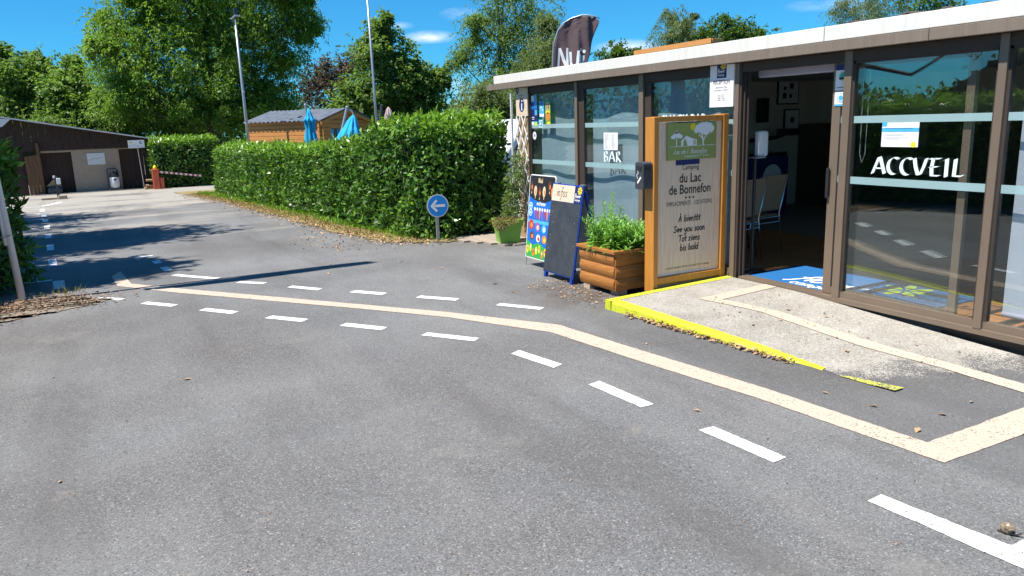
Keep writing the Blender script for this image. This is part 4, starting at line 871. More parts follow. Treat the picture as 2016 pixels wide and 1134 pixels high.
paper('sticker', 'teal badge sticker with small white mark on bar window', 'sticker', xg, 9.385, 1.60, .12, .12, 'ink_teal', (('ink_white', 'r', .12, .1, .88, .88), ('ink_teal', 'r', .2, .2, .8, .8, 2), ('ink_white', 'd', .5, .5, .15, 3)))
paper('sticker', 'green and yellow sticker strip with a red round label', 'sticker', xg, 9.20, 1.645, .14, .31, 'ink_green', (('ink_cream', 'r', .15, .62, .85, .95), ('ink_yellow', 'r', .1, .48, .9, .6, 2), ('ink_orange', 'd', .5, .34, .42, 2), ('ink_yellow', 'r', .3, .02, .9, .13), ('ink_brown', 'r', .3, .66, .45, .9, 3), ('ink_brown', 'r', .6, .66, .75, .9, 3)))
m = MB().mat('ink_white'); fr = Fr((5.411, 9.51, 1.50), (0, -1, 0), (0, 0, 1)); disc(m, fr, 0, 0, .05, 0, 20, .055); m.mat('ink_purple'); rect(m, fr, -.03, -.012, .03, .004, 1); rect(m, fr, -.025, .012, .025, .022, 1); m.build('round_sticker', label='small oval white sticker below the frosted strip', cat='sticker')
its = [('ink_grey', 'r', .06+.5*(k % 2), .08+.052*(k//2), .06+.5*(k % 2)+random.uniform(.15, .36), .088+.052*(k//2)) for k in range(34)]
paper('menu_paper', 'white price list sheet taped above the bar lettering', 'paper', xg, 7.815, 1.33, .29, .205, 'ink_white', its)
its = [('ink_sky', 'r', .0, .82, .14, 1.0), ('ink_sky', 'r', .0, .60, 1, .76), ('ink_grey', 'r', .08, .73, .85, .74, 2), ('ink_grey', 'r', .1, .52, .7, .53, 2), ('ink_grey', 'r', .05, .36, .75, .37), ('ink_grey', 'r', .12, .31, .5, .32), ('ink_grey', 'r', .1, .46, .6, .47), ('ink_yellow', 'd', .88, .10, .07)]
paper('notice_paper', 'white notice sheet taped above the welcome lettering', 'paper', xg, 4.016, 1.415, .31, .19, 'ink_white', its)
paper('sticker', 'white and navy review sticker high on the door leaf', 'sticker', 5.4405-.004, 4.50, 1.865, .125, .205, 'ink_white', (('ink_navy', 'r', 0, .78, 1, 1), ('ink_navy', 'r', .3, .42, .8, .5, 3), ('ink_lime', 'd', .55, .55, .28, 2), ('ink_teal', 'd', .55, .56, .20, 3), ('ink_grey', 'r', .15, .1, .8, .13)))
paper('sticker', 'white and light blue round logo sticker on the door leaf', 'sticker', 5.4405-.004, 4.50, 1.74, .125, .115, 'ink_white', (('ink_sky', 'r', 0, 0, 1, .13), ('ink_sky', 'd', .5, .56, .3, 1), ('ink_white', 'd', .5, .56, .25, 2), ('ink_sky', 'd', .5, .56, .17, 3)))

# ================================================================== INSIDE THE ROOM
def framed(name, label, x0, z0, w_, h_, sq):
    m = MB().mat('black').box(x0, x0+w_, 9.69, 9.715, z0, z0+h_); m.mat('ink_white').box(x0+.02, x0+w_-.02, 9.685, 9.689, z0+.02, z0+h_-.02); fr = Fr((x0, 9.685, z0), (1, 0, 0), (0, 0, 1)); m.mat('ink_black')
    for (a, b_, s_) in sq: rect(m, fr, a, b_, a+s_, b_+s_, 1)
    m.build(name, label=label, cat='picture')
framed('framed_picture', 'framed white picture with four small dark squares on inner wall', 10.30, 1.84, .50, .42, ((.13, .24, .06), (.27, .26, .09), (.11, .10, .09), (.27, .11, .06)))
framed('framed_picture', 'pale framed picture hanging low beside the inner corner', 10.48, 1.40, .36, .36, ((.14, .13, .09),))
framed('framed_picture', 'dark framed picture close to the room ceiling', 10.25, 2.14+.145, .52, .005, ())
m = MB().mat('black'); m.box(9.82, 10.02, 9.60, 9.70, 1.55, 1.95); m.build('wall_speaker', label='black speaker box mounted on the cream inner wall', cat='speaker', bevel=.01)
m = MB().mat('black'); m.tube([(9.7, 9.7, 1.25), (9.95, 9.4, 1.30), (10.2, 9.3, 1.38)], .035, 8); m.box(10.05, 10.3, 9.2, 9.45, 1.33, 1.44); m.build('wall_bracket', label='black swivel bracket arm on the inner wall', cat='bracket')
F2 = thing('ice_cream_freezer', 'dark ice cream freezer cabinet with coloured front deep inside the room', 'freezer', (8.6, 8.8, .12))
MB().mat('ink_navy').box(7.9, 9.6, 8.75, 9.4, .12, 1.05).build('body', F2, bevel=.02); MB().mat('dark_glass').box(7.92, 9.58, 8.77, 9.38, 1.052, 1.10).build('lid', F2)
m = MB(); fr = Fr((7.9, 8.748, .12), (1, 0, 0), (0, 0, 1)); m.mat('ink_white'); disc(m, fr, 1.35, .6, .2, 1); m.mat('ink_red'); sans(m, fr, 'Nestlé', 1.35, .56, .13, 2)
for k in range(5): m.mat(('ink_orange', 'ink_red', 'ink_purple')[k % 3]); disc(m, fr, .2+k*.18, .45, .06, 1, 12, .14)
m.build('print', F2)
def chair(label, loc, rz):
    T = thing('cafe_chair', label, 'chair', loc, 'café chairs inside the doorway')
    m = MB().mat('taupe'); m.box(-.21, .21, -.2, .2, .43, .45); m.build('seat', origin=(0, 0, 0), bevel=.01).parent = T
    m = MB().mat('taupe'); V = []
    for j in range(7):
        z = .50+.40*j/6; V += [(-.20-.02*j/6, -.20-.07*j/6, z), (.20+.02*j/6, -.20-.07*j/6, z), (.20+.02*j/6, -.212-.07*j/6, z), (-.20-.02*j/6, -.212-.07*j/6, z)]
    m.add(V, [(4*j+k, 4*j+(k+1) % 4, 4*j+4+(k+1) % 4, 4*j+4+k) for j in range(6) for k in range(4)]+[(24, 25, 26, 27)]); m.build('backrest', origin=(0, 0, 0)).parent = T
    for sx in (-1, 1):
        m = MB().mat('chrome'); m.tube([(sx*.215, -.29, .90), (sx*.215, -.20, .46), (sx*.225, -.25, 0)], .010, 8); m.build('leg', origin=(0, 0, 0), smooth=True).parent = T
        m = MB().mat('chrome'); m.tube([(sx*.215, .19, .44), (sx*.225, .22, 0)], .010, 8); m.build('leg', origin=(0, 0, 0), smooth=True).parent = T
    m = MB().mat('chrome'); m.tube([(-.215, -.21, .42), (.215, -.21, .42)], .009, 8); m.tube([(-.215, -.205, .36), (.215, -.205, .36)], .007, 8); m.build('rail', origin=(0, 0, 0)).parent = T
    T.rotation_euler = (0, 0, rz)
chair('taupe café chair nearest to the open doorway', (6.00, 6.24, .122), R(10)); chair('taupe café chair standing further inside behind the first', (6.55, 6.47, .122), R(6)); 
T = thing('cafe_table', 'small café table under a lime green cloth inside', 'table', (6.6, 7.4, .122)); MB().mat('ink_lime').box(6.15, 7.05, 7.0, 7.8, .82, .86).build('tabletop', T, bevel=.01)
for x in (6.2, 7.0):
    for y in (7.05, 7.75): MB().mat('chrome').tube([(x, y, .122), (x, y, .82)], .015, 8).build('leg', T)
T = thing('cafe_chair', 'woven café chair seen between door frame and pale blind', 'chair', (6.3, 3.25, .122)); MB().mat('taupe').obox((6.35, 3.30, .85), (.5, .8, 0), (0, 0, 1), (.8, -.5, 0), .2, .2, .01).build('backrest', T)
MB().mat('taupe').box(6.15, 6.55, 2.9, 3.3, .57, .59).build('seat', T)
for a, b_ in ((6.18, 3.3), (6.52, 3.3), (6.18, 2.92), (6.52, 2.92)): MB().mat('white').tube([(a-.05, b_, .122), (a, b_, .57)], .012, 6).build('leg', T)
T = thing('sanitiser_stand', 'black stand with white hand gel dispenser just inside the door', 'dispenser', (5.70, 5.62, .122))
MB().mat('black').lathe((5.70, 5.62, .122), [(.15, 0), (.15, .012), (.12, .03), (.03, .04)], 24).build('base', T); MB().mat('black').tube([(5.70, 5.62, .15), (5.70, 5.62, 1.5)], .017, 10).build('pole', T)
MB().mat('ink_white').box(5.655, 5.775, 5.52, 5.60, 1.29, 1.535).build('dispenser', T, bevel=.022); MB().mat('steel').box(5.60, 5.72, 5.50, 5.60, 1.275, 1.288).build('tray', T)

# ================================================================== ARROW SIGN
A = thing('arrow_sign', 'round blue road sign with white left arrow on a short post', 'road sign', (4.20, 10.36, g(10.36)))
un = Vector((1, -.13, 0)).normalized(); fr = Fr((4.225, 10.33, .54), un, (0, 0, 1)); nn_ = fr.n
MB().mat('steel').box(4.20, 4.245, 10.36, 10.385, g(10.36)-.05, .66).build('post', A, bevel=.003)
m = MB().mat('steel'); m.lathe(Vector((4.225, 10.33, .54))+nn_*-.006, [(.16, -.01), (.165, -.008), (.165, .006), (.157, .006)], 32, u=fr.u, v=fr.v, a=nn_); m.build('plate', A)
m = MB(); m.mat('ink_white'); disc(m, fr, 0, 0, .160, 1, 36, .185*.9); m.mat('signblue'); disc(m, fr, 0, 0, .148, 2, 36, .154)
m.mat('ink_white'); stroke(m, fr, [(.10, 0), (-.085, 0)], .04, 3); stroke(m, fr, [(-.02, .075), (-.09, .0), (-.02, -.075)], .035, 4); m.build('print', A)

# ================================================================== LEAF HELPERS / HEDGES
def pnoise(P, s, seed):
    r_ = np.random.default_rng(seed); o = np.zeros(len(P))
    for k in range(6):
        d = r_.normal(size=3)*s*(1+k*.7); o += np.sin(P@d+r_.uniform(0, 6.28))/(1+k*.5)
    return o/3
def hedge(name, label, foot, ztop, dens, L, Wd, seed, tops=('laurel', 'laurel_top'), core=.22, bump=.07, objs=0):
    r_ = np.random.default_rng(seed); foot = [np.array(p, float) for p in foot]; n = len(foot); cen = np.mean(foot, 0); T = thing(name, label, 'hedge', (cen[0], cen[1], g(cen[1])))
    Pl, Nl = [], []; ar = sum(foot[i][0]*foot[(i+1) % n][1]-foot[(i+1) % n][0]*foot[i][1] for i in range(n)); sgn = 1 if ar > 0 else -1
    for i in range(n):
        a, b_ = foot[i], foot[(i+1) % n]; ln = np.linalg.norm(b_-a); hh = ztop((a[1]+b_[1])/2)+.3; k = int(ln*hh*dens)
        if k < 1: continue
        t = r_.random(k); xy = a+(b_-a)*t[:, None]; zt = np.array([ztop(y) for y in xy[:, 1]]); zb = np.array([g(y) for y in xy[:, 1]]); z = zb+.03+(zt-zb-.03)*r_.random(k)**.9
        nrm = np.array([(b_-a)[1], -(b_-a)[0]])/ln*sgn; Pl.append(np.c_[xy, z]); Nl.append(np.tile([nrm[0], nrm[1], .25], (k, 1)))
    xs, ys_ = [p[0] for p in foot], [p[1] for p in foot]; area = (max(xs)-min(xs))*(max(ys_)-min(ys_)); k = int(area*dens); q = np.c_[r_.uniform(min(xs), max(xs), k), r_.uniform(min(ys_), max(ys_), k)]
    ins = np.zeros(k, bool)
    for i in range(n):
        a, b_ = foot[i], foot[(i+1) % n]; c = ((a[1] > q[:, 1]) != (b_[1] > q[:, 1])) & (q[:, 0] < (b_[0]-a[0])*(q[:, 1]-a[1])/(b_[1]-a[1]+1e-9)+a[0]); ins ^= c
    q = q[ins]; Pl.append(np.c_[q, [ztop(y) for y in q[:, 1]]]); Nl.append(np.tile([0, 0, 1.], (len(q), 1)))
    P, Nr = np.concatenate(Pl), np.concatenate(Nl); Nr = unit(Nr)
    zt = np.array([ztop(y) for y in P[:, 1]]); near = np.clip((zt-P[:, 2])/.3, 0, 1)
    P = P+Nr*(pnoise(P, 2.2, seed)*bump+pnoise(P, 9, seed+1)*bump*.9+r_.uniform(-.16, .05, len(P)))[:, None]
    topm = Nr[:, 2] > .9; P[topm, 2] += np.abs(r_.normal(0, .05, topm.sum()))
    Dd = Nr*.35+r_.normal(size=P.shape)*.55+np.array([0, 0, .15]); nn2 = Nr+r_.normal(size=P.shape)*.38
    V, F = leaf_arrays(P, Dd, nn2, L*r_.uniform(.45, 1.3, len(P)), Wd*r_.uniform(.6, 1.3, len(P)), .15)
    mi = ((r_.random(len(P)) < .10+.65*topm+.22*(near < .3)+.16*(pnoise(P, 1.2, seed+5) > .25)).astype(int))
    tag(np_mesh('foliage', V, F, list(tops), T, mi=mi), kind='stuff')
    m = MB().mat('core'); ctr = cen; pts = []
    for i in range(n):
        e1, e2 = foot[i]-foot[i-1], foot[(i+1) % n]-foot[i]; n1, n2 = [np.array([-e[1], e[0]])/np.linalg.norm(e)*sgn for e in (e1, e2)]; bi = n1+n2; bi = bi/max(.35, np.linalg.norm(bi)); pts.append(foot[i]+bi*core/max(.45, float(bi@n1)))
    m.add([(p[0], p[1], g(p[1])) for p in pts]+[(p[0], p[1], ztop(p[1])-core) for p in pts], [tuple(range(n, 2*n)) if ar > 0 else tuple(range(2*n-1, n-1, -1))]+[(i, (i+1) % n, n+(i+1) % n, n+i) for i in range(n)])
    m.build('dark_core', T)  # solid dark core against see-through, inner hedge shade put into its colour
    return T
def ip(y, tab):
    for (a, za), (b_, zb) in zip(tab[:-1], tab[1:]):
        if y <= b_: return za+(zb-za)*max(0, (y-a))/(b_-a)
    return tab[-1][1]
HT = [(10, 1.68), (11.4, 1.68), (12.2, 1.62), (13.0, 1.44), (14, 1.32), (17, 1.22), (23, 1.18), (33, 1.02)]
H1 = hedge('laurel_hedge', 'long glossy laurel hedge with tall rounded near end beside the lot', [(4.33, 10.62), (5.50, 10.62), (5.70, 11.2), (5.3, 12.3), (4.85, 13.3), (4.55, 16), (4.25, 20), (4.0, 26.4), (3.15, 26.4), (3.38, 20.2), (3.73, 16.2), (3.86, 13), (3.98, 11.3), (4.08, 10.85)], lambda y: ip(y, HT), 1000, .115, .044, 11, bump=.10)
# the nearest leaves stand as single leaves
V, F = leaf_arrays(np.array([[0, 0, 0.]]), np.array([[0, 0, 1.]]), np.array([[0, -1., 0]]), .125, .046); lf = np_mesh('leaf', V, F, ['laurel']); lf.parent = H1; base = off(H1)
for k in range(300):
    if random.random() < .55: p = Vector((random.uniform(4.3, 5.5), 10.57+random.uniform(-.06, .03), random.uniform(.1, 1.75)))
    else:
        t = random.random(); p = Vector((4.28-.36*t-random.uniform(0, .05), 10.68+1.7*t, random.uniform(.1, 1.75)))
    o = lf if k == 0 else copy_obj(lf, H1); o.location = p-base; o.rotation_euler = (random.uniform(-1.3, 1.0), random.uniform(-1, 1), random.uniform(-1.6, .6))
hedge('laurel_hedge', 'short clipped laurel hedge behind the red and white barrier', [(1.66, 32.6), (3.55, 32.6), (4.2, 33.2), (4.2, 34.2), (1.66, 34.2)], lambda y: 1.42, 420, .15, .06, 21)
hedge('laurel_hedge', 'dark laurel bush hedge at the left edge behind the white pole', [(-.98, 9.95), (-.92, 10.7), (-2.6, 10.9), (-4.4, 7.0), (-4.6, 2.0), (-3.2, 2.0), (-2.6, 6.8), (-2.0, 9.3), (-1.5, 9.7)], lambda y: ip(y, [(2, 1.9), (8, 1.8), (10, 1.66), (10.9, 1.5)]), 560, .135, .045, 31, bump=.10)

# grass tufts and leaf litter
def scatter(name, P, mat, L, Wd, up, seed, label=None):
    r_ = np.random.default_rng(seed); n = len(P)
    if up: D = r_.normal(size=(n, 3))*.35+np.array([0, 0, 1.]); Nn = r_.normal(size=(n, 3))
    else: D = r_.normal(size=(n, 3))*np.array([1, 1, .12]); Nn = r_.normal(size=(n, 3))*.35+np.array([0, 0, 1.])
    V, F = leaf_arrays(P, D, Nn, L*r_.uniform(.5, 1.3, n), Wd*r_.uniform(.6, 1.3, n), .25)
    o = np_mesh(name, V, F, [mat], None, origin=tuple(P.mean(0))); return tag(o, kind='stuff')
def along(pts, n, w_, r_, dz=.018):
    pts = np.array(pts, float); seg = np.linalg.norm(np.diff(pts, axis=0), axis=1); i = r_.choice(len(seg), n, p=seg/seg.sum()); t = r_.random(n); p = pts[i]+(pts[i+1]-pts[i])*t[:, None]; p = p+r_.normal(size=(n, 2))*w_
    return np.c_[p, [g(y)+dz for y in p[:, 1]]+r_.random(n)*.012]
rr = np.random.default_rng(5)
VL = [(2.5, 27), (3.05, 21.7), (3.4, 16.0), (3.55, 13.03), (3.80, 11.0), (4.2, 10.42)]
scatter('verge_grass', along(VL, 4200, .16, rr), 'grass', .05, .010, True, 1)
scatter('verge_leaf_litter', along([(x-.10, y-.1) for x, y in VL], 3400, .20, rr), 'litter', .05, .03, False, 2)
scatter('hedge_foot_weeds', along([(x+.28, y+.15) for x, y in VL], 4000, .10, rr), 'laurel_top', .07, .03, True, 3)
scatter('kerb_leaf_litter', np.array([(kx(y)-.035-abs(rng.normal(0, .022)), y, .006+rng.random()*.02) for y in rng.uniform(3.55, 5.3, 300)]), 'litter', .040, .024, False, 4)
scatter('planter_leaf_litter', np.array([(rng.uniform(3.75, 4.25), rng.uniform(5.7, 7.0), .014) for _ in range(150)]), 'litter', .030, .018, False, 6)
scatter('soil_litter', along([(-.3, 9.0), (-.9, 9.2), (-1.3, 9.0), (-1.1, 8.6)], 1100, .22, rr), 'litter_dk', .04, .02, False, 7)
scatter('soil_weeds', along([(-.62, 9.65), (-.45, 9.35), (-.7, 9.6)], 70, .10, rr), 'grass', .10, .007, True, 8)
scatter('lot_leaf_litter', np.array([(x, y, g(y)+.006) for x, y in zip(rng.normal(2.95, .3, 110), rng.normal(11.6, .7, 110))]), 'litter', .045, .028, False, 9)
scatter('ramp_leaf_litter', np.array([(x, y, top(x, y)+.006) for x, y in zip(rng.normal(4.75, .28, 90), rng.uniform(2.7, 5.0, 90)) if 4.2 < x < 5.3]), 'litter_dk', .022, .012, False, 10)
scatter('lot_grit', np.array([(x, y, g(y)+.006) for x, y in zip(rng.uniform(-1.5, 5, 500), rng.uniform(1.5, 14, 500))]), 'litter_dk', .014, .008, False, 12)
LV = [(0.326, 5.604), (4.306, 2.484), (3.689, 2.397), (3.451, 8.41), (3.192, 9.125), (2.395, 9.568), (-0.397, 4.22), (3.55, 7.176), (3.529, 6.731), (4.003, 2.463), (2.9, 3.25), (3.8, 2.75), (3.75, 3.05), (4.55, 4.6), (4.65, 4.25), (4.75, 4.0), (4.6, 3.75), (4.42, 4.6), (4.40, 4.3), (4.5, 3.5), (4.85, 3.6), (4.9, 4.4), (5.0, 4.1), (4.98, 3.3), (4.7, 5.05), (3.5, 4.5), (2.2, 8.9)]
V, F = leaf_arrays(np.array([[-.03, 0, .002]]), np.array([[1., 0, 0.05]]), np.array([[0, 0., 1]]), .06, .034, .12); l0 = np_mesh('fallen_leaf', V, F, ['litter'])
for k, (x, y) in enumerate(LV):
    o = l0 if k == 0 else copy_obj(l0); o.location = (x, y, top(x, y)+.006); o.rotation_euler = (random.uniform(-.3, .3), random.uniform(-.2, .2), random.uniform(0, 6)); s_ = random.uniform(.55, 1.1); o.scale = (s_, s_, s_)
    on = x > kx(y) and y > 2.6; tag(o, 'curled dry brown leaf lying on the pale concrete ramp' if on else 'curled dry brown leaf lying on the dark asphalt', 'leaf', 'fallen leaves on the ramp' if on else 'fallen leaves on the asphalt')

# snail
SN = thing('snail', 'snail with a brown banded shell crossing near the white corner line', 'snail', (3.045, 1.563, .004)); m = MB().mat('shell'); m.v = []; pts, rs = [], []
for k in range(40):
    t = k/39; a = t*5.2*math.pi; r_ = .0115*(1-t)**1.1+.0006; pts.append((math.cos(a)*r_*.95, .012*t-.004, .019+math.sin(a)*r_*.95)); rs.append(.0135*(1-t)**.8+.0012)
m.tube(pts, rs, 12); o = m.build('shell', origin=(0, 0, 0), smooth=True); o.parent = SN
m = MB().mat('snailbody'); m.tube([(-.030, 0, .001), (-.012, 0, .004), (.012, 0, .006), (.032, 0, .008), (.042, 0, .012)], [.002, .008, .009, .006, .004], 8); m.tube([(.040, .002, .013), (.050, .006, .020)], .001, 5); m.tube([(.040, -.002, .013), (.050, -.006, .020)], .001, 5); m.build('body', origin=(0, 0, 0), smooth=True).parent = SN
SN.rotation_euler = (0, 0, R(-70)); SN.scale = (1.15,)*3

# ================================================================== LEFT POLE WITH FLAG
FPl = thing('banner_pole', 'white banner pole planted in the soil bed at left edge', 'flag pole', (-.939, 9.406, 0))
MB().mat('whitepole').tube([(-.939, 9.406, -.02), (-1.05, 9.40, 3.2), (-1.02, 9.4, 5.6), (-.86, 9.36, 6.35), (-.60, 9.33, 6.75)], [.036, .032, .018, .012, .008], 12).build('pole', FPl, smooth=True)
MB().mat('whitepole').tube([(-1.0, 9.37, .62), (-1.03, 9.365, 1.95)], .017, 8).build('side_tube', FPl, smooth=True)
MB().mat('black').tube([(-1.02, 9.33, .70), (-.94, 9.365, .72)], .004, 5).tube([(-1.03, 9.33, 1.35), (-.97, 9.365, 1.33)], .004, 5).build('tie', FPl)
m = MB().mat('flag'); V = []; zz = [2.4, 3.0, 3.6, 4.2, 4.8, 5.4, 5.9, 6.3, 6.6, 6.75]; ww = [.10, .20, .42, .58, .62, .60, .52, .38, .2, .03]
for z, w2 in zip(zz, ww):
    x0 = -1.04+max(0, (z-5.4))*.30
    for k in range(5): V.append((x0+w2*k/4, 9.35+.09*math.sin(k*1.6+z*1.3)-.15*k/4, z+.05*k/4))
m.add(V, [(5*j+k, 5*j+k+1, 5*j+6+k, 5*j+5+k) for j in range(9) for k in range(4)]); o = m.build('sail', FPl, smooth=True); o.modifiers.new('s', 'SOLIDIFY').thickness = .003

# ================================================================== NUII FLAG BEHIND THE ROOF
NF = thing('feather_flag', 'brown feather flag with white letters rising behind the roof', 'flag', (7.5, 12.5, g(12.5)))
edge = [(7.50, 1.2), (7.52, 2.0), (7.54, 2.7), (7.57, 3.05), (7.67, 3.30), (7.80, 3.44), (7.95, 3.52), (8.22, 3.60), (8.44, 3.585), (8.59, 3.545)]
def turn(x, z, dy=0):
    y = 12.5-(x-7.5)*.5; k = y/12.5; return (x*k, y+dy, 1.7+(z-1.7)*k)
MB().mat('steel').tube([(7.50, 12.5, g(12.5))]+[turn(x-.01, z) for x, z in edge], [.022]*2+[.016]*4+[.01]*5, 8).build('pole', NF, smooth=True)
rightx = lambda z: ip(z, [(1.2, 8.1), (2.0, 8.2), (2.7, 8.28), (3.05, 8.41), (3.3, 8.49), (3.5, 8.57), (3.7, 8.6)])
def leftx(z):
    for (xa, za), (xb, zb) in zip(edge[:-1], edge[1:]):
        if za <= z <= zb: return xa+(xb-xa)*(z-za)/(zb-za)
    return 7.5 if z < 1.2 else 8.2
m = MB().mat('flag'); V = []; zz = [1.2+k*.1 for k in range(23)]+[3.45, 3.5, 3.545, 3.575]; nf = 36
def fy(x, z): return .03*math.sin(x*24+z*2.0)*min(1, (x-7.5)*1.8)+.02*math.sin(x*11-z*3)
for z in zz:
    a, b_ = leftx(z), max(leftx(z)+.02, rightx(z) if z < 3.545 else 8.5)
    for k in range(nf+1): x = a+(b_-a)*k/nf; V.append(turn(x, z, fy(x, z)))
m.add(V, [((nf+1)*j+k, (nf+1)*j+k+1, (nf+1)*(j+1)+k+1, (nf+1)*(j+1)+k) for j in range(len(zz)-1) for k in range(nf)]); o = m.build('sail', NF, smooth=True); o.modifiers.new('s', 'SOLIDIFY').thickness = .003
m = MB().mat('ink_white')
class TF:
    def __call__(s, x, y, l=0): return Vector(turn(x, y, fy(x, y)-.006-.001*l))
for pl in ([(7.66, 2.62), (7.675, 2.80), (7.69, 2.98)], [(7.70, 2.98), (7.77, 2.80), (7.84, 2.62)], [(7.84, 2.62), (7.85, 2.80), (7.86, 2.99)], [(7.93, 2.92), (7.93, 2.72), (7.99, 2.64), (8.05, 2.72), (8.07, 2.94)], [(8.13, 2.88), (8.12, 2.62)], [(8.145, 2.96), (8.15, 2.99)], [(8.22, 2.86), (8.20, 2.64)], [(8.23, 2.93), (8.235, 2.96)]): stroke(m, TF(), pl, .055, 1)
m.build('lettering', NF)

# ================================================================== FLAG POLES, UMBRELLAS, CABIN, GARAGE
for (x, ztop_, PY, K_, lab) in ((4.22, 5.2, 26, 1.3, 'thin metal pole behind the low part of hedge, left one'), (6.565, 5.6, 20, 1, 'thin metal pole behind tall end of hedge, right one')):
    T = thing('flag_pole', lab, 'pole', (x, PY, g(PY)), 'metal poles behind the hedge'); MB().mat('steel').tube([(x, PY, g(PY)), (x-.01, PY, 2.6), (x-.03, PY, ztop_)], [.042*K_, .035*K_, .024*K_], 10).build('pole', T, smooth=True)
    for z in (1.9, 2.9): MB().mat('steel').lathe((x, PY, z), [(.036*K_, -.02), (.041*K_, -.015), (.041*K_, .015), (.036*K_, .02)], 12).build('joint', T)
    if PY > 22:
        MB().mat('steel').tube([(x-.15, PY, ztop_-.12), (x-.02, PY-.05, ztop_), (x+.13, PY-.05, ztop_-.02)], .026, 6).build('bracket', T); MB().mat('anthracite').box(x-.04, x+.08, PY-.05, PY+.05, ztop_+.01, ztop_+.22).build('lamp_head', T)
T = thing('closed_parasol', 'closed blue parasol hanging straight in front of the cabin', 'parasol', (4.60, 19.5, g(19.5)))
MB().mat('steel').tube([(4.60, 19.5, g(19.5)), (4.60, 19.5, 2.27)], .028, 10).build('pole', T); MB().mat('steel').lathe((4.60, 19.5, 2.27), [(.03, -.03), (.04, 0), (.03, .03), (.001, .045)], 10).build('cap', T)
MB().mat('blue_cloth').lathe((4.66, 19.46, 0), [(.14, 1.0), (.155, 1.25), (.13, 1.5), (.10, 1.7), (.12, 1.86), (.15, 1.90), (.10, 1.95), (.06, 2.05), (.02, 2.18)], 56, .22, 8).build('cloth', T, smooth=True)
T = thing('closed_parasol', 'closed blue parasol hanging from a leaning cantilever pole', 'parasol', (5.33, 19.5, g(19.5)))
MB().mat('steel').tube([(5.26, 19.5, g(19.5)), (5.36, 19.5, 1.3), (5.64, 19.5, 2.19)], .032, 10).build('pole', T); MB().mat('steel').tube([(5.60, 19.5, 2.18), (5.75, 19.45, 2.10), (5.78, 19.42, 1.97)], .018, 8).lathe((5.65, 19.5, 2.2), [(.04, -.03), (.05, 0), (.04, .03)], 10).build('arm', T)
m = MB().mat('blue_cloth'); prof = [(.36, 1.0), (.33, 1.3), (.25, 1.55), (.19, 1.68), (.17, 1.70), (.12, 1.85), (.06, 1.95), (.015, 2.0)]; m.lathe((5.68, 19.42, 0), prof, 64, .13, 9); m.v = [(x+(z-1.7)*.28, y, z) for x, y, z in m.v]; m.build('cloth', T, smooth=True)
T = thing('closed_parasol', 'closed mauve parasol with dark pole behind the hedge top', 'parasol', (6.5, 19.5, g(19.5)))
MB().mat('anthracite').tube([(6.42, 19.5, g(19.5)), (6.46, 19.5, 1.6), (6.56, 19.5, 2.24)], .035, 10).build('pole', T); MB().mat('mauve_cloth').lathe((6.72, 19.45, 0), [(.15, 1.3), (.15, 1.6), (.155, 1.85), (.12, 1.88), (.10, 2.0), (.05, 2.12), (.01, 2.18)], 48, .2, 8).build('cloth', T, smooth=True)

# cabin
CB = thing('log_cabin', 'small orange log cabin with grey corrugated roof beyond the hedge', 'cabin', (6.32, 25, g(25)))
bb_ = R(52); uL = Vector((-math.cos(bb_), math.sin(bb_), 0)); uG = Vector((math.sin(bb_), math.cos(bb_), 0)); c0 = Vector((6.32, 25, 0)); LL, GG, ze, zr = 2.88, 2.57, 1.95, 2.29; zb = g(25)-.05
nlog = 19; hl = (ze-zb)/nlog
for k in range(nlog):
    z = zb+hl*(k+.5)
    m = MB().mat('cabin'); m.obox(c0+uL*(LL/2)+Vector((0, 0, z)), uL, (0, 0, 1), uL.cross(Vector((0, 0, 1))), LL/2+.12, hl*.47, .035); m.build('log', CB, bevel=.01)
    m = MB().mat('cabin')
    if .75 < z < 1.72: 
        for a, b_ in ((-.12, .45), (1.0, GG+.1)): m.obox(c0+uG*((a+b_)/2)+Vector((0, 0, z)), uG, (0, 0, 1), uG.cross(Vector((0, 0, 1))), (b_-a)/2, hl*.47, .033)
    else: m.obox(c0+uG*(GG/2)+Vector((0, 0, z)), uG, (0, 0, 1), uG.cross(Vector((0, 0, 1))), GG/2+.12, hl*.47, .033)
    m.build('log', CB, bevel=.01)
m = MB().mat('cabin'); nG = uG.cross(Vector((0, 0, 1)))
m.prism([c0+Vector((0, 0, ze))-nG*-.0, c0+uG*GG+Vector((0, 0, ze)), c0+uG*GG/2+Vector((0, 0, zr))], uL*.06); m.build('gable', CB)
m = MB().mat('dkwood'); m.prism([c0+uL*LL+Vector((0, 0, zb)), c0+uL*LL+uG*GG+Vector((0, 0, zb)), c0+uL*LL+uG*GG+Vector((0, 0, ze)), c0+uL*LL+uG*GG/2+Vector((0, 0, zr)), c0+uL*LL+Vector((0, 0, ze))], uL*-.05)
m.prism([c0+uG*GG+Vector((0, 0, zb)), c0+uL*LL+uG*GG+Vector((0, 0, zb)), c0+uL*LL+uG*GG+Vector((0, 0, ze)), c0+uG*GG+Vector((0, 0, ze))], uG*-.05); m.build('rear_wall', CB)
for sgn_, nm in ((0, 'roof_sheet'), (1, 'roof_sheet')):
    m = MB().mat('roof_metal'); V = []; n2 = 90; sl = (zr-ze)/(GG/2)
    for k in range(n2+1):
        p = c0+uL*(-.18+(LL+.36)*k/n2); dz_ = .022*math.cos(k*2*math.pi/5)
        e_ = p+uG*(-.16 if sgn_ == 0 else GG+.16); e_.z = ze-.16*sl+.03+dz_; r2 = p+uG*(GG/2); r2.z = zr+.03+dz_; V += [e_, r2]
    m.add(V, [(2*k, 2*k+2, 2*k+3, 2*k+1) for k in range(n2)]); o = m.build(nm, CB); o.modifiers.new('s', 'SOLIDIFY').thickness = .012
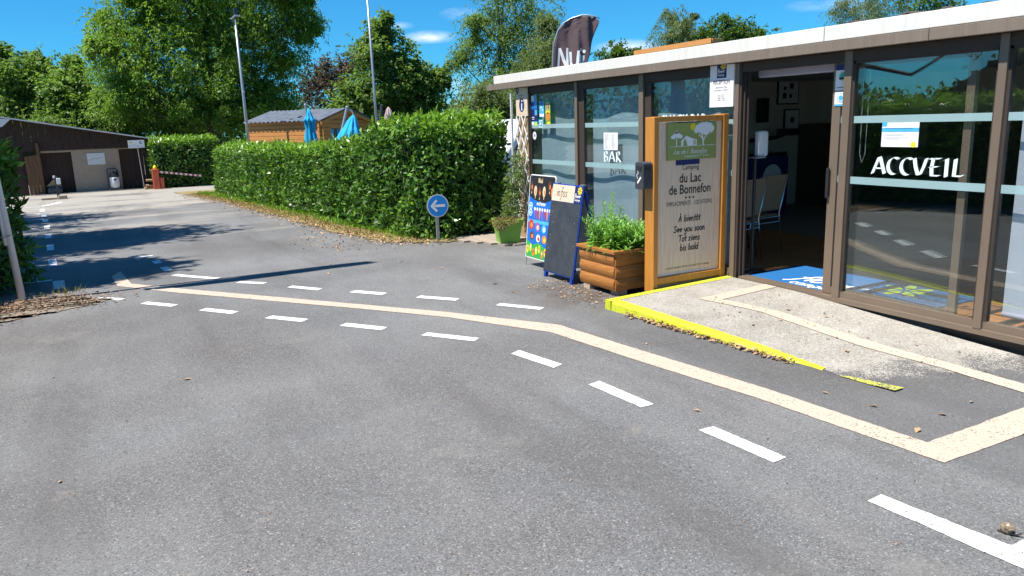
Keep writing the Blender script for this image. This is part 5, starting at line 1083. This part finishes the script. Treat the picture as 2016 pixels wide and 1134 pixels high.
for s_, e_ in ((-.16, GG/2), (GG+.16, GG/2)):
    sl = (zr-ze)/(GG/2); za = ze-.16*sl; a = c0+uG*s_-uL*.17+Vector((0, 0, za)); b_ = c0+uG*e_-uL*.17+Vector((0, 0, zr)); m = MB().mat('cabin'); m.prism([a, b_, b_+Vector((0, 0, -.10)), a+Vector((0, 0, -.10))], uL*.03); m.build('barge_board', CB)
WF = MB().mat('cabin')
def gq(a, z, d): return c0+uG*a+Vector((0, 0, z))-uL*d
for a0, a1, z0, z1 in ((.42, .48, .72, 1.74), (.97, 1.03, .72, 1.74), (.48, .97, 1.68, 1.74), (.48, .97, .72, .78)): WF.prism([gq(a0, z0, .03), gq(a1, z0, .03), gq(a1, z1, .03), gq(a0, z1, .03)], uL*.06)
WF = WF.build('window', CB); m = MB().mat('wood_pale')
for a0, a1, z0, z1 in ((.715, .735, .78, 1.68), (.48, .97, 1.07, 1.09), (.48, .97, 1.37, 1.39)): m.prism([gq(a0, z0, .02), gq(a1, z0, .02), gq(a1, z1, .02), gq(a0, z1, .02)], uL*.02)
m.build('glazing_bar', WF); m = MB().mat('dark_glass'); m.prism([gq(.48, .78, 0), gq(.97, .78, 0), gq(.97, 1.68, 0), gq(.48, 1.68, 0)], uL*.01); m.build('pane', WF)
m = MB().mat('ink_sky')
for k in range(5): a = .49+k*.035; m.prism([gq(a, .8, .012), gq(a+.02, .8, .012), gq(a+.03, 1.66, .012), gq(a, 1.66, .012)], uL*.004); m.prism([gq(.96-k*.03, .8, .012), gq(.945-k*.03, .8, .012), gq(.94-k*.03, 1.66, .012), gq(.96-k*.03, 1.66, .012)], uL*.004)
m.build('curtain', WF)

# garage
GA = thing('garage', 'low dark wooden garage with beige rendered bay at the far left', 'garage', (-.5, 34, g(34))); gz_ = g(33.5)
rz = lambda x: 2.47-(x+3.06)*.1943
m = MB().mat('roofgrey'); m.prism([(-3.9, 33.1, rz(-3.9)-.0), (1.80, 33.1, rz(1.80)), (1.80, 33.1, rz(1.80)-.05), (-3.9, 33.1, rz(-3.9)-.05)], (0, 9, 0)); m.build('roof', GA)
m = MB().mat('board_back'); m.prism([(-3.9, 33.06, rz(-3.9)+.012), (1.82, 33.06, rz(1.82)+.012), (1.82, 33.06, rz(1.82)-.03), (-3.9, 33.06, rz(-3.9)-.03)], (0, .035, 0)); m.build('roof_edge', GA)
m = MB().mat('board_back'); m.prism([(-3.06, 33.0, 2.40), (-2.72, 33.0, 2.37), (-3.0, 33.0, 2.12), (-3.10, 33.0, 2.10)], (0, .03, 0)); m.build('strut', GA)
x = -3.9
while x < 1.6:
    x2 = min(x+.24, 1.6); m = MB().mat('dkwood'); dz_ = random.uniform(0, .012); m.prism([(x+.006, 33.44+dz_, 1.20), (x2-.006, 33.44+dz_, 1.20), (x2-.006, 33.44+dz_, rz(x2)-.05), (x+.006, 33.44+dz_, rz(x)-.05)], (0, .03, 0)); m.build('plank', GA); x += .24
MB().mat('render').box(-1.02, .58, 33.5, 33.75, gz_-.1, 1.24).build('rendered_wall', GA); MB().mat('render').box(-2.0, -1.021, 33.5, 33.75, 1.13, 1.20).box(.581, 1.6, 33.5, 33.75, 1.16, 1.20).build('lintel', GA)
for (a, b_, mt, yy) in ((-2.05, -1.02, 'dkwood', 33.66), (.58, 1.25, 'dkwood', 33.6), (1.25, 1.68, 'dkwood', 33.5)):
    x = a
    while x < b_-.02: x2 = min(x+.17, b_); MB().mat(mt).box(x+.004, x2-.004, yy, yy+.03, gz_, 1.19).build('plank', GA); x += .17
for k in range(4): MB().mat('midwood').box(-2.52+k*.12, -2.405+k*.12, 33.35, 33.40, gz_-.05, 1.02+.02*k).build('plank', GA)
MB().mat('midwood').box(-2.12, -2.02, 33.36, 33.46, gz_-.05, 1.50).build('post', GA); MB().mat('dkwood').box(-3.9, -2.55, 33.5, 33.6, gz_-.1, 2.0).build('side_wall', GA)
MB().mat('core').box(-3.9, 1.7, 41.9, 42.1, gz_-.1, 1.5).build('rear_wall', GA); MB().mat('core').box(-2.1, -1.0, 34.0, 34.1, gz_, 1.2).build('inner_wall', GA)
m = MB().mat('board_back'); m.box(-.51, .09, 33.47, 33.498, .62, 1.05); fr = Fr((-.51, 33.47, .62), (1, 0, 0), (0, 0, 1)); m.mat('ink_grey'); stroke(m, fr, [(.1, .17), (.2, .24), (.35, .22), (.5, .26)], .012, 1); m.build('wall_plaque', label='pale rectangular plaque on the beige garage wall', cat='plaque')
m = MB().mat('ink_grey').box(-2.4, 1.75, 33.0, 33.5, gz_-.02, gz_+.03); m.mats = [MT['concrete']]; m.build('garage_apron', kind='structure')
# vacuum
VC = thing('vacuum_cleaner', 'industrial vacuum cleaner with black push frame by the garage wall', 'vacuum cleaner', (.29, 33.2, gz_))
MB().mat('board_back').lathe((.31, 33.22, gz_), [(.15, .12), (.165, .16), (.17, .5), (.16, .53)], 20).build('drum', VC, smooth=True); MB().mat('black').lathe((.31, 33.22, gz_), [(.165, .53), (.17, .60), (.13, .70), (.05, .74)], 20).build('motor_head', VC, smooth=True)
MB().mat('anthracite').tube([(.10, 33.25, gz_+.06), (.09, 33.28, gz_+.78), (.13, 33.28, gz_+.84), (.40, 33.28, gz_+.84), (.44, 33.28, gz_+.76), (.50, 33.2, gz_+.06)], .022, 8).box(.08, .52, 33.05, 33.35, gz_+.05, gz_+.10).build('push_frame', VC)
for x in (.12, .48): MB().mat('rubber').lathe((x, 33.1, gz_+.06), [(.06, -.02), (.065, 0), (.06, .02)], 14, u=(0, 1, 0), v=(0, 0, 1), a=(1, 0, 0)).build('wheel', VC)
m = MB().mat('ink_navy'); m.box(.28, .37, 33.045, 33.056, gz_+.40, gz_+.46); m.build('badge', VC)
# gate information sign
T = thing('gate_sign', 'white gate information plate on a thin post beside the barrier', 'sign', (1.3, 33.0, gz_)); MB().mat('steel').tube([(1.30, 33.0, gz_), (1.24, 33.0, 1.4)], .018, 8).build('post', T)
m = MB().mat('ink_white').box(.93, 1.50, 32.95, 32.975, 1.19, 1.48); fr = Fr((.93, 32.95, 1.19), (1, 0, 0), (0, 0, 1)); m.mat('ink_yellow'); disc(m, fr, .10, .20, .05, 1, 16, .035); m.mat('ink_black'); disc(m, fr, .45, .20, .055, 1); m.mat('ink_white'); disc(m, fr, .465, .205, .035, 2); m.mat('ink_black'); stroke(m, fr, [(.06, .06), (.06, .09)], .02, 1); stroke(m, fr, [(.33, .05), (.33, .09)], .02, 1); stroke(m, fr, [(.06, .07), (.52, .07)], .006, 1); stroke(m, fr, [(.08, .10), (.28, .15)], .006, 1); m.build('plate', T)
# barrier
BR = thing('lifting_barrier', 'red barrier box with lowered red and white arm', 'barrier', (1.72, 32.3, g(32.3))); gb = g(32.3)
MB().mat('redbox').box(1.60, 1.82, 32.2, 32.5, gb, .38).build('housing', BR, bevel=.01); MB().mat('redbox').box(1.84, 1.98, 32.25, 32.45, gb, .05).build('side_box', BR, bevel=.01); MB().mat('ink_yellow').lathe((1.72, 32.35, .38), [(.06, 0), (.07, .04), (.06, .10), (.02, .14)], 14).build('lamp', BR)
a0, a1 = Vector((1.80, 32.15, .28)), Vector((3.33, 32.35, .03))
for k in range(18):
    p0, p1 = a0.lerp(a1, k/18), a0.lerp(a1, (k+1)/18); d = p1-p0; m = MB().mat('ink_white' if k % 2 else 'barred'); m.obox((p0+p1)/2, d, (0, 0, 1), d.cross(Vector((0, 0, 1))), d.length/2, .035, .02); m.build('arm_band', BR)
T = thing('pallet_stack', 'few stacked boards lying beside the red barrier box', 'boards', (1.45, 32.6, gb))
for k, (w_, z) in enumerate(((.3, .0), (.25, .10), (.22, .30))): MB().mat('wood_pale').box(1.60-w_, 1.595, 32.5, 33.0, gb+z, gb+z+.06).build('board', T)
# payment bollard
T = thing('payment_bollard', 'dark slim bollard with white box near the garage', 'bollard', (-1.47, 30.3, g(30.3))); MB().mat('anthracite').box(-1.52, -1.44, 30.26, 30.34, g(30.3), .40).build('post', T); MB().mat('ink_white').box(-1.47, -1.35, 30.18, 30.26, .13, .33).build('box', T, bevel=.01); MB().mat('ink_white').box(-1.56, -1.50, 30.2, 30.26, .34, .42).build('reader', T, bevel=.01)
m = MB().mat('render').box(-1.95, -1.28, 29.5, 29.62, g(29.5)-.02, g(29.5)+.07).box(-1.45, -1.20, 29.35, 29.6, g(29.5)-.02, g(29.5)+.13); m.build('parking_kerb_stone', label='low concrete kerb stone at the foot of the dark bollard', cat='kerb stone', bevel=.02)
T = thing('trash_tarp', 'dark heap of stored boards and bags inside the garage bay', 'stored items', (-1.7, 33.3, gz_)); MB().mat('anthracite').box(-1.95, -1.45, 33.2, 33.5, gz_, gz_+.28).build('bag', T, bevel=.08); MB().mat('wood_pale').prism([(-1.98, 33.42, gz_+.3), (-1.72, 33.42, gz_+.55), (-1.6, 33.42, gz_+.5), (-1.45, 33.42, gz_+.28)], (0, .04, 0)).build('board', T)
# wooden canopy behind roof
T = thing('wooden_canopy', 'sloping wooden roof edge of a chalet peeking above the roof', 'chalet', (16.8, 20.5, g(20))); m = MB().mat('chalet_board'); m.prism([(15.0, 20, 3.60), (15.86, 17.5, 3.72), (15.86, 17.5, 3.87), (15.0, 20, 3.73)], (.05, .02, 0)); m.build('barge_board', T)
m = MB().mat('chalet_board'); 
for k in range(4): m.prism([(15.93+k*.1, 17.5+k*.004, 3.72), (16.02+k*.1, 17.5+k*.004, 3.725), (16.02+k*.1, 17.5+k*.004, 3.85), (15.93+k*.1, 17.5+k*.004, 3.865)], (0, .05, 0))
m.build('eave_board', T); m = MB().mat('dkwood'); m.box(15.4, 18.4, 20.3, 24, g(20), 3.4); m.build('wall', T)
m = MB().mat('roofgrey'); m.prism([(15.06, 20.05, 3.69), (15.92, 17.55, 3.83), (15.92, 17.55, 3.79), (15.06, 20.05, 3.65)], (3.2, 1.2, -.5)); m.build('roof', T)

# white van behind the trellis
VN_ = thing('parked_van', 'white van parked behind the trellis, just showing at hedge end', 'van', (9.2, 16, g(16))); gv = g(16)
prof = [(7.9, .35), (7.9, 1.0), (8.15, 1.15), (8.55, 1.75), (8.75, 1.85), (11.6, 1.88), (11.75, 1.7), (11.8, .35)]
MB().mat('van').prism([(x, 15.6, gv+z) for x, z in prof], (0, 1.7, 0)).build('body', VN_, bevel=.05); MB().mat('dark_glass').prism([(8.32, 15.585, gv+1.15), (8.68, 15.585, gv+1.65), (9.5, 15.585, gv+1.68), (9.5, 15.585, gv+1.15)], (0, .012, 0)).build('window', VN_)
for x in (8.6, 11.0):
    wv = MB().mat('rubber').lathe((x, 15.7, gv+.33), [(.30, -.12), (.33, -.10), (.33, .10), (.30, .12)], 24, u=(1, 0, 0), v=(0, 0, 1), a=(0, 1, 0)).build('wheel', VN_); MB().mat('steel').lathe((x, 15.575, gv+.33), [(.20, -.01), (.21, 0), (.05, .01)], 16, u=(1, 0, 0), v=(0, 0, 1), a=(0, 1, 0)).build('rim', wv)
MB().mat('ink_orange').box(7.88, 7.9, 15.65, 15.85, gv+.8, gv+.95).build('headlight', VN_)

# ================================================================== TREES
def tree(name, label, Y0, lobes, mat, trunk_x, L, Wd, nl=110, nc=13, droop=.3, bark='bark', mat2=None, trr=.16, depth=1.0, flat=.8, seed=None, group=None, base=None, extra=()):
    r_ = np.random.default_rng(seed or int(abs(trunk_x*100))+Y0*7); gz0 = g(Y0); T = thing(name, label, 'tree', (trunk_x, Y0, gz0), group)
    zc = np.mean([l[1] for l in lobes]); zmax = max(l[1] for l in lobes); m = MB().mat(bark)
    cx = np.mean([l[0] for l in lobes]); fork = gz0+(min(l[1] for l in lobes)-gz0)*.8+.3
    tp = [(trunk_x, Y0, gz0-.1), (trunk_x+.05, Y0, gz0+.6*(fork-gz0)), (trunk_x+.2*(cx-trunk_x), Y0+.1, fork), ((trunk_x+cx)/2, Y0, (fork+zmax)/2), (cx, Y0, zmax-.3)]
    m.tube(tp, [trr*1.25, trr, trr*.85, trr*.5, trr*.15], 10)
    Pc, Rc = [], []
    for lb in lobes:
        x, z, rad = lb[:3]; dy = r_.uniform(-1, 1)*depth*1.2 if len(lb) < 4 else lb[3]; c = np.array([x, Y0+dy, z])
        s_ = np.array(tp[2 if z < (fork+zmax)/2 else 3]); mid = (s_+c)/2+np.array([0, 0, -.15*np.linalg.norm(c-s_)]); m.tube([s_, mid, c], [trr*.35, trr*.22, trr*.08], 6)
        for _ in range(nc):
            d = r_.normal(size=3); d /= np.linalg.norm(d); rr_ = rad*r_.random()**.45*.92; cc = c+d*rr_*np.array([1, depth, .9]); Pc.append(cc); Rc.append(rad*r_.uniform(.24, .46))
            if r_.random() < .25: m.tube([c, (c+cc)/2+np.array([0, 0, .05]), cc], [trr*.09, trr*.06, trr*.03], 4)
    m.build('trunk', T)
    Pc, Rc = np.array(Pc), np.array(Rc); idx = np.repeat(np.arange(len(Pc)), nl); n = len(idx); d = unit(r_.normal(size=(n, 3))); rad = Rc[idx][:, None]
    off_ = d*rad*(r_.random((n, 1))**.5)*np.array([1, 1, flat]); hz = np.linalg.norm(off_[:, :2], axis=1, keepdims=True)/rad
    P = Pc[idx]+off_; P[:, 2] -= (hz[:, 0]**2)*Rc[idx]*droop
    la = np.array([(l[0], Y0+(l[3] if len(l) > 3 else 0), l[1], l[2]) for l in lobes]); loose = r_.random(n) < .42; li = r_.choice(len(la), loose.sum(), p=la[:, 3]**2/(la[:, 3]**2).sum())
    nlz = int(loose.sum()); tw = np.arange(nlz)//12; li = li[tw*12 if nlz else []]; ntw = tw.max()+1; dl0 = unit(r_.normal(size=(ntw, 3))); dl = dl0[tw]
    st_ = la[li, :3]+dl*la[li, 3:4]*(.45+.58*r_.random((ntw, 1))[tw]**.7)*np.array([1, depth*1.4, .95]); kk = (np.arange(nlz) % 12)[:, None]/12.; tl_ = (r_.uniform(.25, .6, (ntw, 1))*min(1.5, L/.12))[tw]
    gd = unit(dl0*np.array([1, 1, .5])+r_.normal(size=(ntw, 3))*.5)[tw]; P[loose] = st_+gd*kk*tl_-np.array([0, 0, 1.])*droop*tl_*kk**2+r_.normal(size=(nlz, 3))*.02
    Dd = d*np.array([1, 1, .3])+r_.normal(size=(n, 3))*.5+np.array([0, 0, -droop]); Nn = d*.8+np.array([0, 0, .9])+r_.normal(size=(n, 3))*.45
    V, F = leaf_arrays(P, Dd, Nn, L*r_.uniform(.6, 1.3, n), Wd*r_.uniform(.6, 1.3, n)); mi = None; mats = [mat]
    if mat2: mats = [mat, mat2]; mi = (r_.random(n) < .12).astype(int)
    np_mesh('crown', V, F, mats, T, mi=mi); return T
T1a = [(-3.3, 4.7, 1.26), (-2.8, 3.5, 1.29), (-1.8, 4.4, 0.91), (-3.7, 3.0, 1.26), (-4.8, 4.5, 1.42), (-2.2, 2.4, 1.2), (-4.4, 5.6, 1.0), (-2.3, 5.2, .7)]
T1b = [(-0.6, 4.3, 0.85), (-1.2, 3.1, 1.06), (-0.3, 3.0, 0.98), (-0.7, 5.2, 0.40), (-1.5, 3.9, .8), (0.2, 2.2, 1.0)]
T2 = [(1.4, 5.2, 1.43), (1.2, 6.6, 1.0), (2.7, 7.4, 1.25), (4.7, 7.7, 1.53), (3.3, 5.7, 1.61), (5.9, 6.4, 1.59), (2.5, 3.8, 1.38), (4.8, 4.5, 1.68), (6.7, 5.0, 1.4), (7.8, 6.9, 1.42), (9.5, 6.8, 1.03), (8.6, 5.3, 1.1), (6.9, 3.1, 1.31), (5.5, 2.7, 1.03), (1.0, 3.5, 1.02), (8.1, 3.3, 1.09), (0.5, 5.5, 0.63), (9.2, 7.8, 0.85), (3.8, 2.8, 0.99), (6.4, 8.9, 1.82), (3.8, 9.2, 1.7), (8.2, 8.6, 1.3), (2.0, 8.4, 1.0)]
T3 = [(14.1, 5.4, 1.17), (15.5, 5.7, 1.09), (16.7, 6.3, 0.76), (13.0, 4.6, 0.99), (15.4, 4.6, 1.38), (13.6, 3.4, 1.51)]
T4 = [(11.5, 5.5, 0.69), (11.0, 4.8, 0.8), (12.2, 4.9, 0.9), (12.7, 3.9, 1.08), (13.5, 3.2, 1.04), (10.3, 3.1, 0.95), (11.7, 3.6, 1.3), (10.7, 2.4, 0.97), (12.6, 2.4, 1.09), (14.1, 3.7, 0.6), (13.9, 2.3, 0.75), (11.6, 6.2, 0.32), (11.5, 5.9, .4), (9.6, 2.4, .7)]
T5 = [(18.4, 6.0, 1.23), (20.2, 7.4, 1.46), (21.7, 7.7, 1.41), (17.5, 5.0, 0.86), (21.4, 5.9, 1.41), (18.8, 4.1, 1.5), (20.4, 4.5, 1.39), (18.0, 6.8, 0.69), (19.8, 8.8, 1.49), (19.9, 6.1, 1.2)]
T5b = [(17.9, 5.0, 0.76), (17.4, 4.0, 0.96), (18.1, 3.8, 0.77), (17.9, 5.9, 0.5), (17.1, 3.2, 1.01), (17.6, 4.6, .8)]
T5c = [(15.8, 2.6, 1.1), (14.5, 2.7, 0.85), (13.7, 2.2, 0.6), (15.2, 1.6, 1.1)]
T6 = [(25.0, 6.4, 0.48), (24.3, 5.8, 0.5), (25.6, 5.8, 0.52), (25.0, 5.2, 0.73), (23.8, 5.3, 0.38), (26.0, 6.4, 0.22), (24.8, 4.2, 1.0)]
tree('ash_tree', 'bright green broad ash tree at the far left edge', 46, T1a, 'ash', -3.4, .22, .11, 170, 20, .25, trr=.2)
tree('ash_tree', 'narrow green tree between the ash and the huge robinia', 44, T1b, 'ash', -.7, .21, .10, 170, 19, .3)
tree('robinia_tree', 'huge feathery robinia tree behind the garage filling upper left', 40, T2, 'robinia', 4.9, .165, .062, 270, 26, .65, trr=.32, depth=1.3, mat2='ash')
tree('robinia_tree', 'low sunlit robinia growth directly behind the garage roof', 43, [(.8, 2.4, 1.3), (2.6, 2.2, 1.2), (-2, 2.0, 1.2), (4.2, 2.0, 1.2), (-.6, 2.2, 1.1)], 'ash', 1.2, .17, .07, 220, 26, .5)
tree('copper_tree', 'purple leaved tree between the robinia and the maple', 52, T3, 'purple', 14.8, .2, .11, 120, 14, .2, mat2='maple')
tree('maple_tree', 'green maple with pointed top behind the right metal pole', 34, [(a, b, c*.86) for a, b, c in T4], 'maple', 12.1, .175, .115, 125, 20, .3, trr=.15)
tree('robinia_tree', 'tall airy robinia tree left of the brown flag', 38, T5, 'airy', 19.6, .18, .06, 130, 17, .7, trr=.15)
tree('birch_tree', 'birch with fine drooping leaves just behind the brown flag', 30, T5b, 'birch', 17.7, .11, .045, 240, 24, 1.0, 'bark_pale', trr=.09, mat2='maple')
tree('shrub_tree', 'low pale shrubs between the tall robinia and the roof end', 30, T5c, 'birch', 15.0, .12, .05, 240, 24, .5, trr=.07, mat2='airy')
tree('birch_tree', 'pale weeping birch top above the middle of roof', 30, T6, 'birch', 24.8, .10, .034, 150, 18, 1.2, 'bark_pale', trr=.07)
tree('oak_tree', 'small round green tree top beside the brown flag', 31, [(22.0, 4.75, 0.51), (21.6, 4.6, 0.33), (22.6, 4.7, 0.31), (22.1, 3.9, .8)], 'oak', 22.1, .13, .08, 120, 12, .2, trr=.08)
tree('oak_tree', 'yellow green oak top right of the weeping birch', 28, [(26.1, 5.6, 0.70), (25.4, 5.3, 0.52), (27.2, 5.5, 0.55), (28.1, 5.3, 0.38), (29.0, 5.5, 0.22), (26.6, 4.6, 1.0)], 'oak', 26.4, .13, .08, 140, 13, .2, trr=.1)
tree('birch_tree', 'dense weeping birch above the right part of roof', 26, [(31.7, 6.3, 0.75), (33.0, 6.7, 1.06), (34.5, 6.9, 1.1), (33, 5.4, 1.2)], 'birch', 33.0, .10, .035, 170, 18, 1.1, 'bark_pale', trr=.1)
tree('oak_tree', 'dark green oak top at right beside weeping birch', 25, [(35.4, 6.6, 0.96), (37.3, 6.7, 0.85), (36.4, 5.4, 1.3)], 'oak', 36.3, .13, .08, 130, 15, .2, trr=.12)
# trees on the left whose crowns shade the lot (outside the frame, seen in the glass)
tree('plane_tree', 'spreading tree at left shading the parking lot', 15, [(-4.8, 7.2, 1.8), (-4.1, 8.4, 1.4), (-6.2, 8.8, 1.8), (-6.9, 6.5, 1.6), (-5.0, 5.2, 1.2, .5), (-3.9, 4.2, .28, -3.0), (-4.4, 3.6, .22, -3.4), (-3.5, 5.4, .8, -1.0)], 'oak', -5.4, .15, .085, 200, 24, .4, trr=.22, depth=.8)
tree('plane_tree', 'second spreading tree further along the left side', 20, [(-6.2, 6.6, 1.8), (-5.8, 8.0, 1.4), (-7.4, 7.6, 1.8), (-5.6, 5.0, 1.2)], 'oak', -6.0, .15, .09, 210, 24, .4, trr=.22, depth=1.3)
tree('plane_tree', 'nearer tree at left behind the hedge', 13, [(-4.4, 7.0, 1.1, -2), (-3.8, 6.6, .8, -1.6), (-5.2, 7.4, 1.3, -2), (-4.6, 8.3, .9, -2.2), (-5.0, 6.0, .9, -.6), (-4.4, 4.0, .35, -3.5), (-4.6, 3.2, .25, -3.8), (-5.2, 4.4, .4, -2.6)], 'oak', -5.6, .14, .085, 200, 24, .5, trr=.18, depth=.55)
# far woods
r_ = np.random.default_rng(77); Pf = []
for (a0_, a1_, rad, h0, n) in ((-100, 110, 95, 4.5, 900),):
    for _ in range(n):
        a = R(r_.uniform(a0_, a1_)); rr_ = rad+r_.normal()*6; z = r_.random()**.7*(h0+1.2*math.sin(a*9)+.8*math.sin(a*23)); Pf.append((math.sin(a)*rr_, math.cos(a)*rr_, z-.6, 2.4))
Pf = np.array(Pf); idx = np.repeat(np.arange(len(Pf)), 60); d = unit(r_.normal(size=(len(idx), 3))); P = Pf[idx, :3]+d*Pf[idx, 3:4]*r_.random((len(idx), 1))**.5
V, F = leaf_arrays(P, d+r_.normal(size=P.shape)*.4, d+np.array([0, 0, 1.]), .75*r_.uniform(.6, 1.3, len(P)), .5); tag(np_mesh('far_woods', V, F, ['oak']), kind='stuff')
# chalet on the left, seen in the reflections
T = thing('timber_shelter', 'dark timber shelter with slatted roof left of the lot', 'shelter', (-13, 10.5, 0)); m = MB().mat('dkwood'); m.box(-17, -12.2, 7, 14, 0, 2.1); m.build('wall', T)
m = MB().mat('midwood'); m.prism([(-11.4, 6.2, 1.95), (-11.4, 14.9, 1.95), (-11.4, 10.5, 4.3)], (-6, 0, 0)); m.build('gable_roof', T)
for k in range(9): z = 2.05+k*.24; hw = 4.3*(1-(z-1.95)/2.35); MB().mat('dkwood').box(-11.39, -11.34, 10.5-hw, 10.5+hw, z, z+.15).build('slat', T)
T = thing('parked_car', 'small red car parked left of the lot', 'car', (-9, 21, g(21))); gc = g(21)
MB().mat('red_car').prism([(-10.6, 20.4, gc+.3), (-7.2, 20.4, gc+.3), (-7.1, 20.4, gc+.75), (-7.9, 20.4, gc+.9), (-8.5, 20.4, gc+1.4), (-10.0, 20.4, gc+1.42), (-10.6, 20.4, gc+.9)], (0, 1.6, 0)).build('body', T, bevel=.06)
for x in (-9.9, -7.9): MB().mat('rubber').lathe((x, 20.5, gc+.3), [(.28, -.14), (.3, -.1), (.3, .1), (.28, .12)], 20, u=(1, 0, 0), v=(0, 0, 1), a=(0, 1, 0)).build('wheel', T)
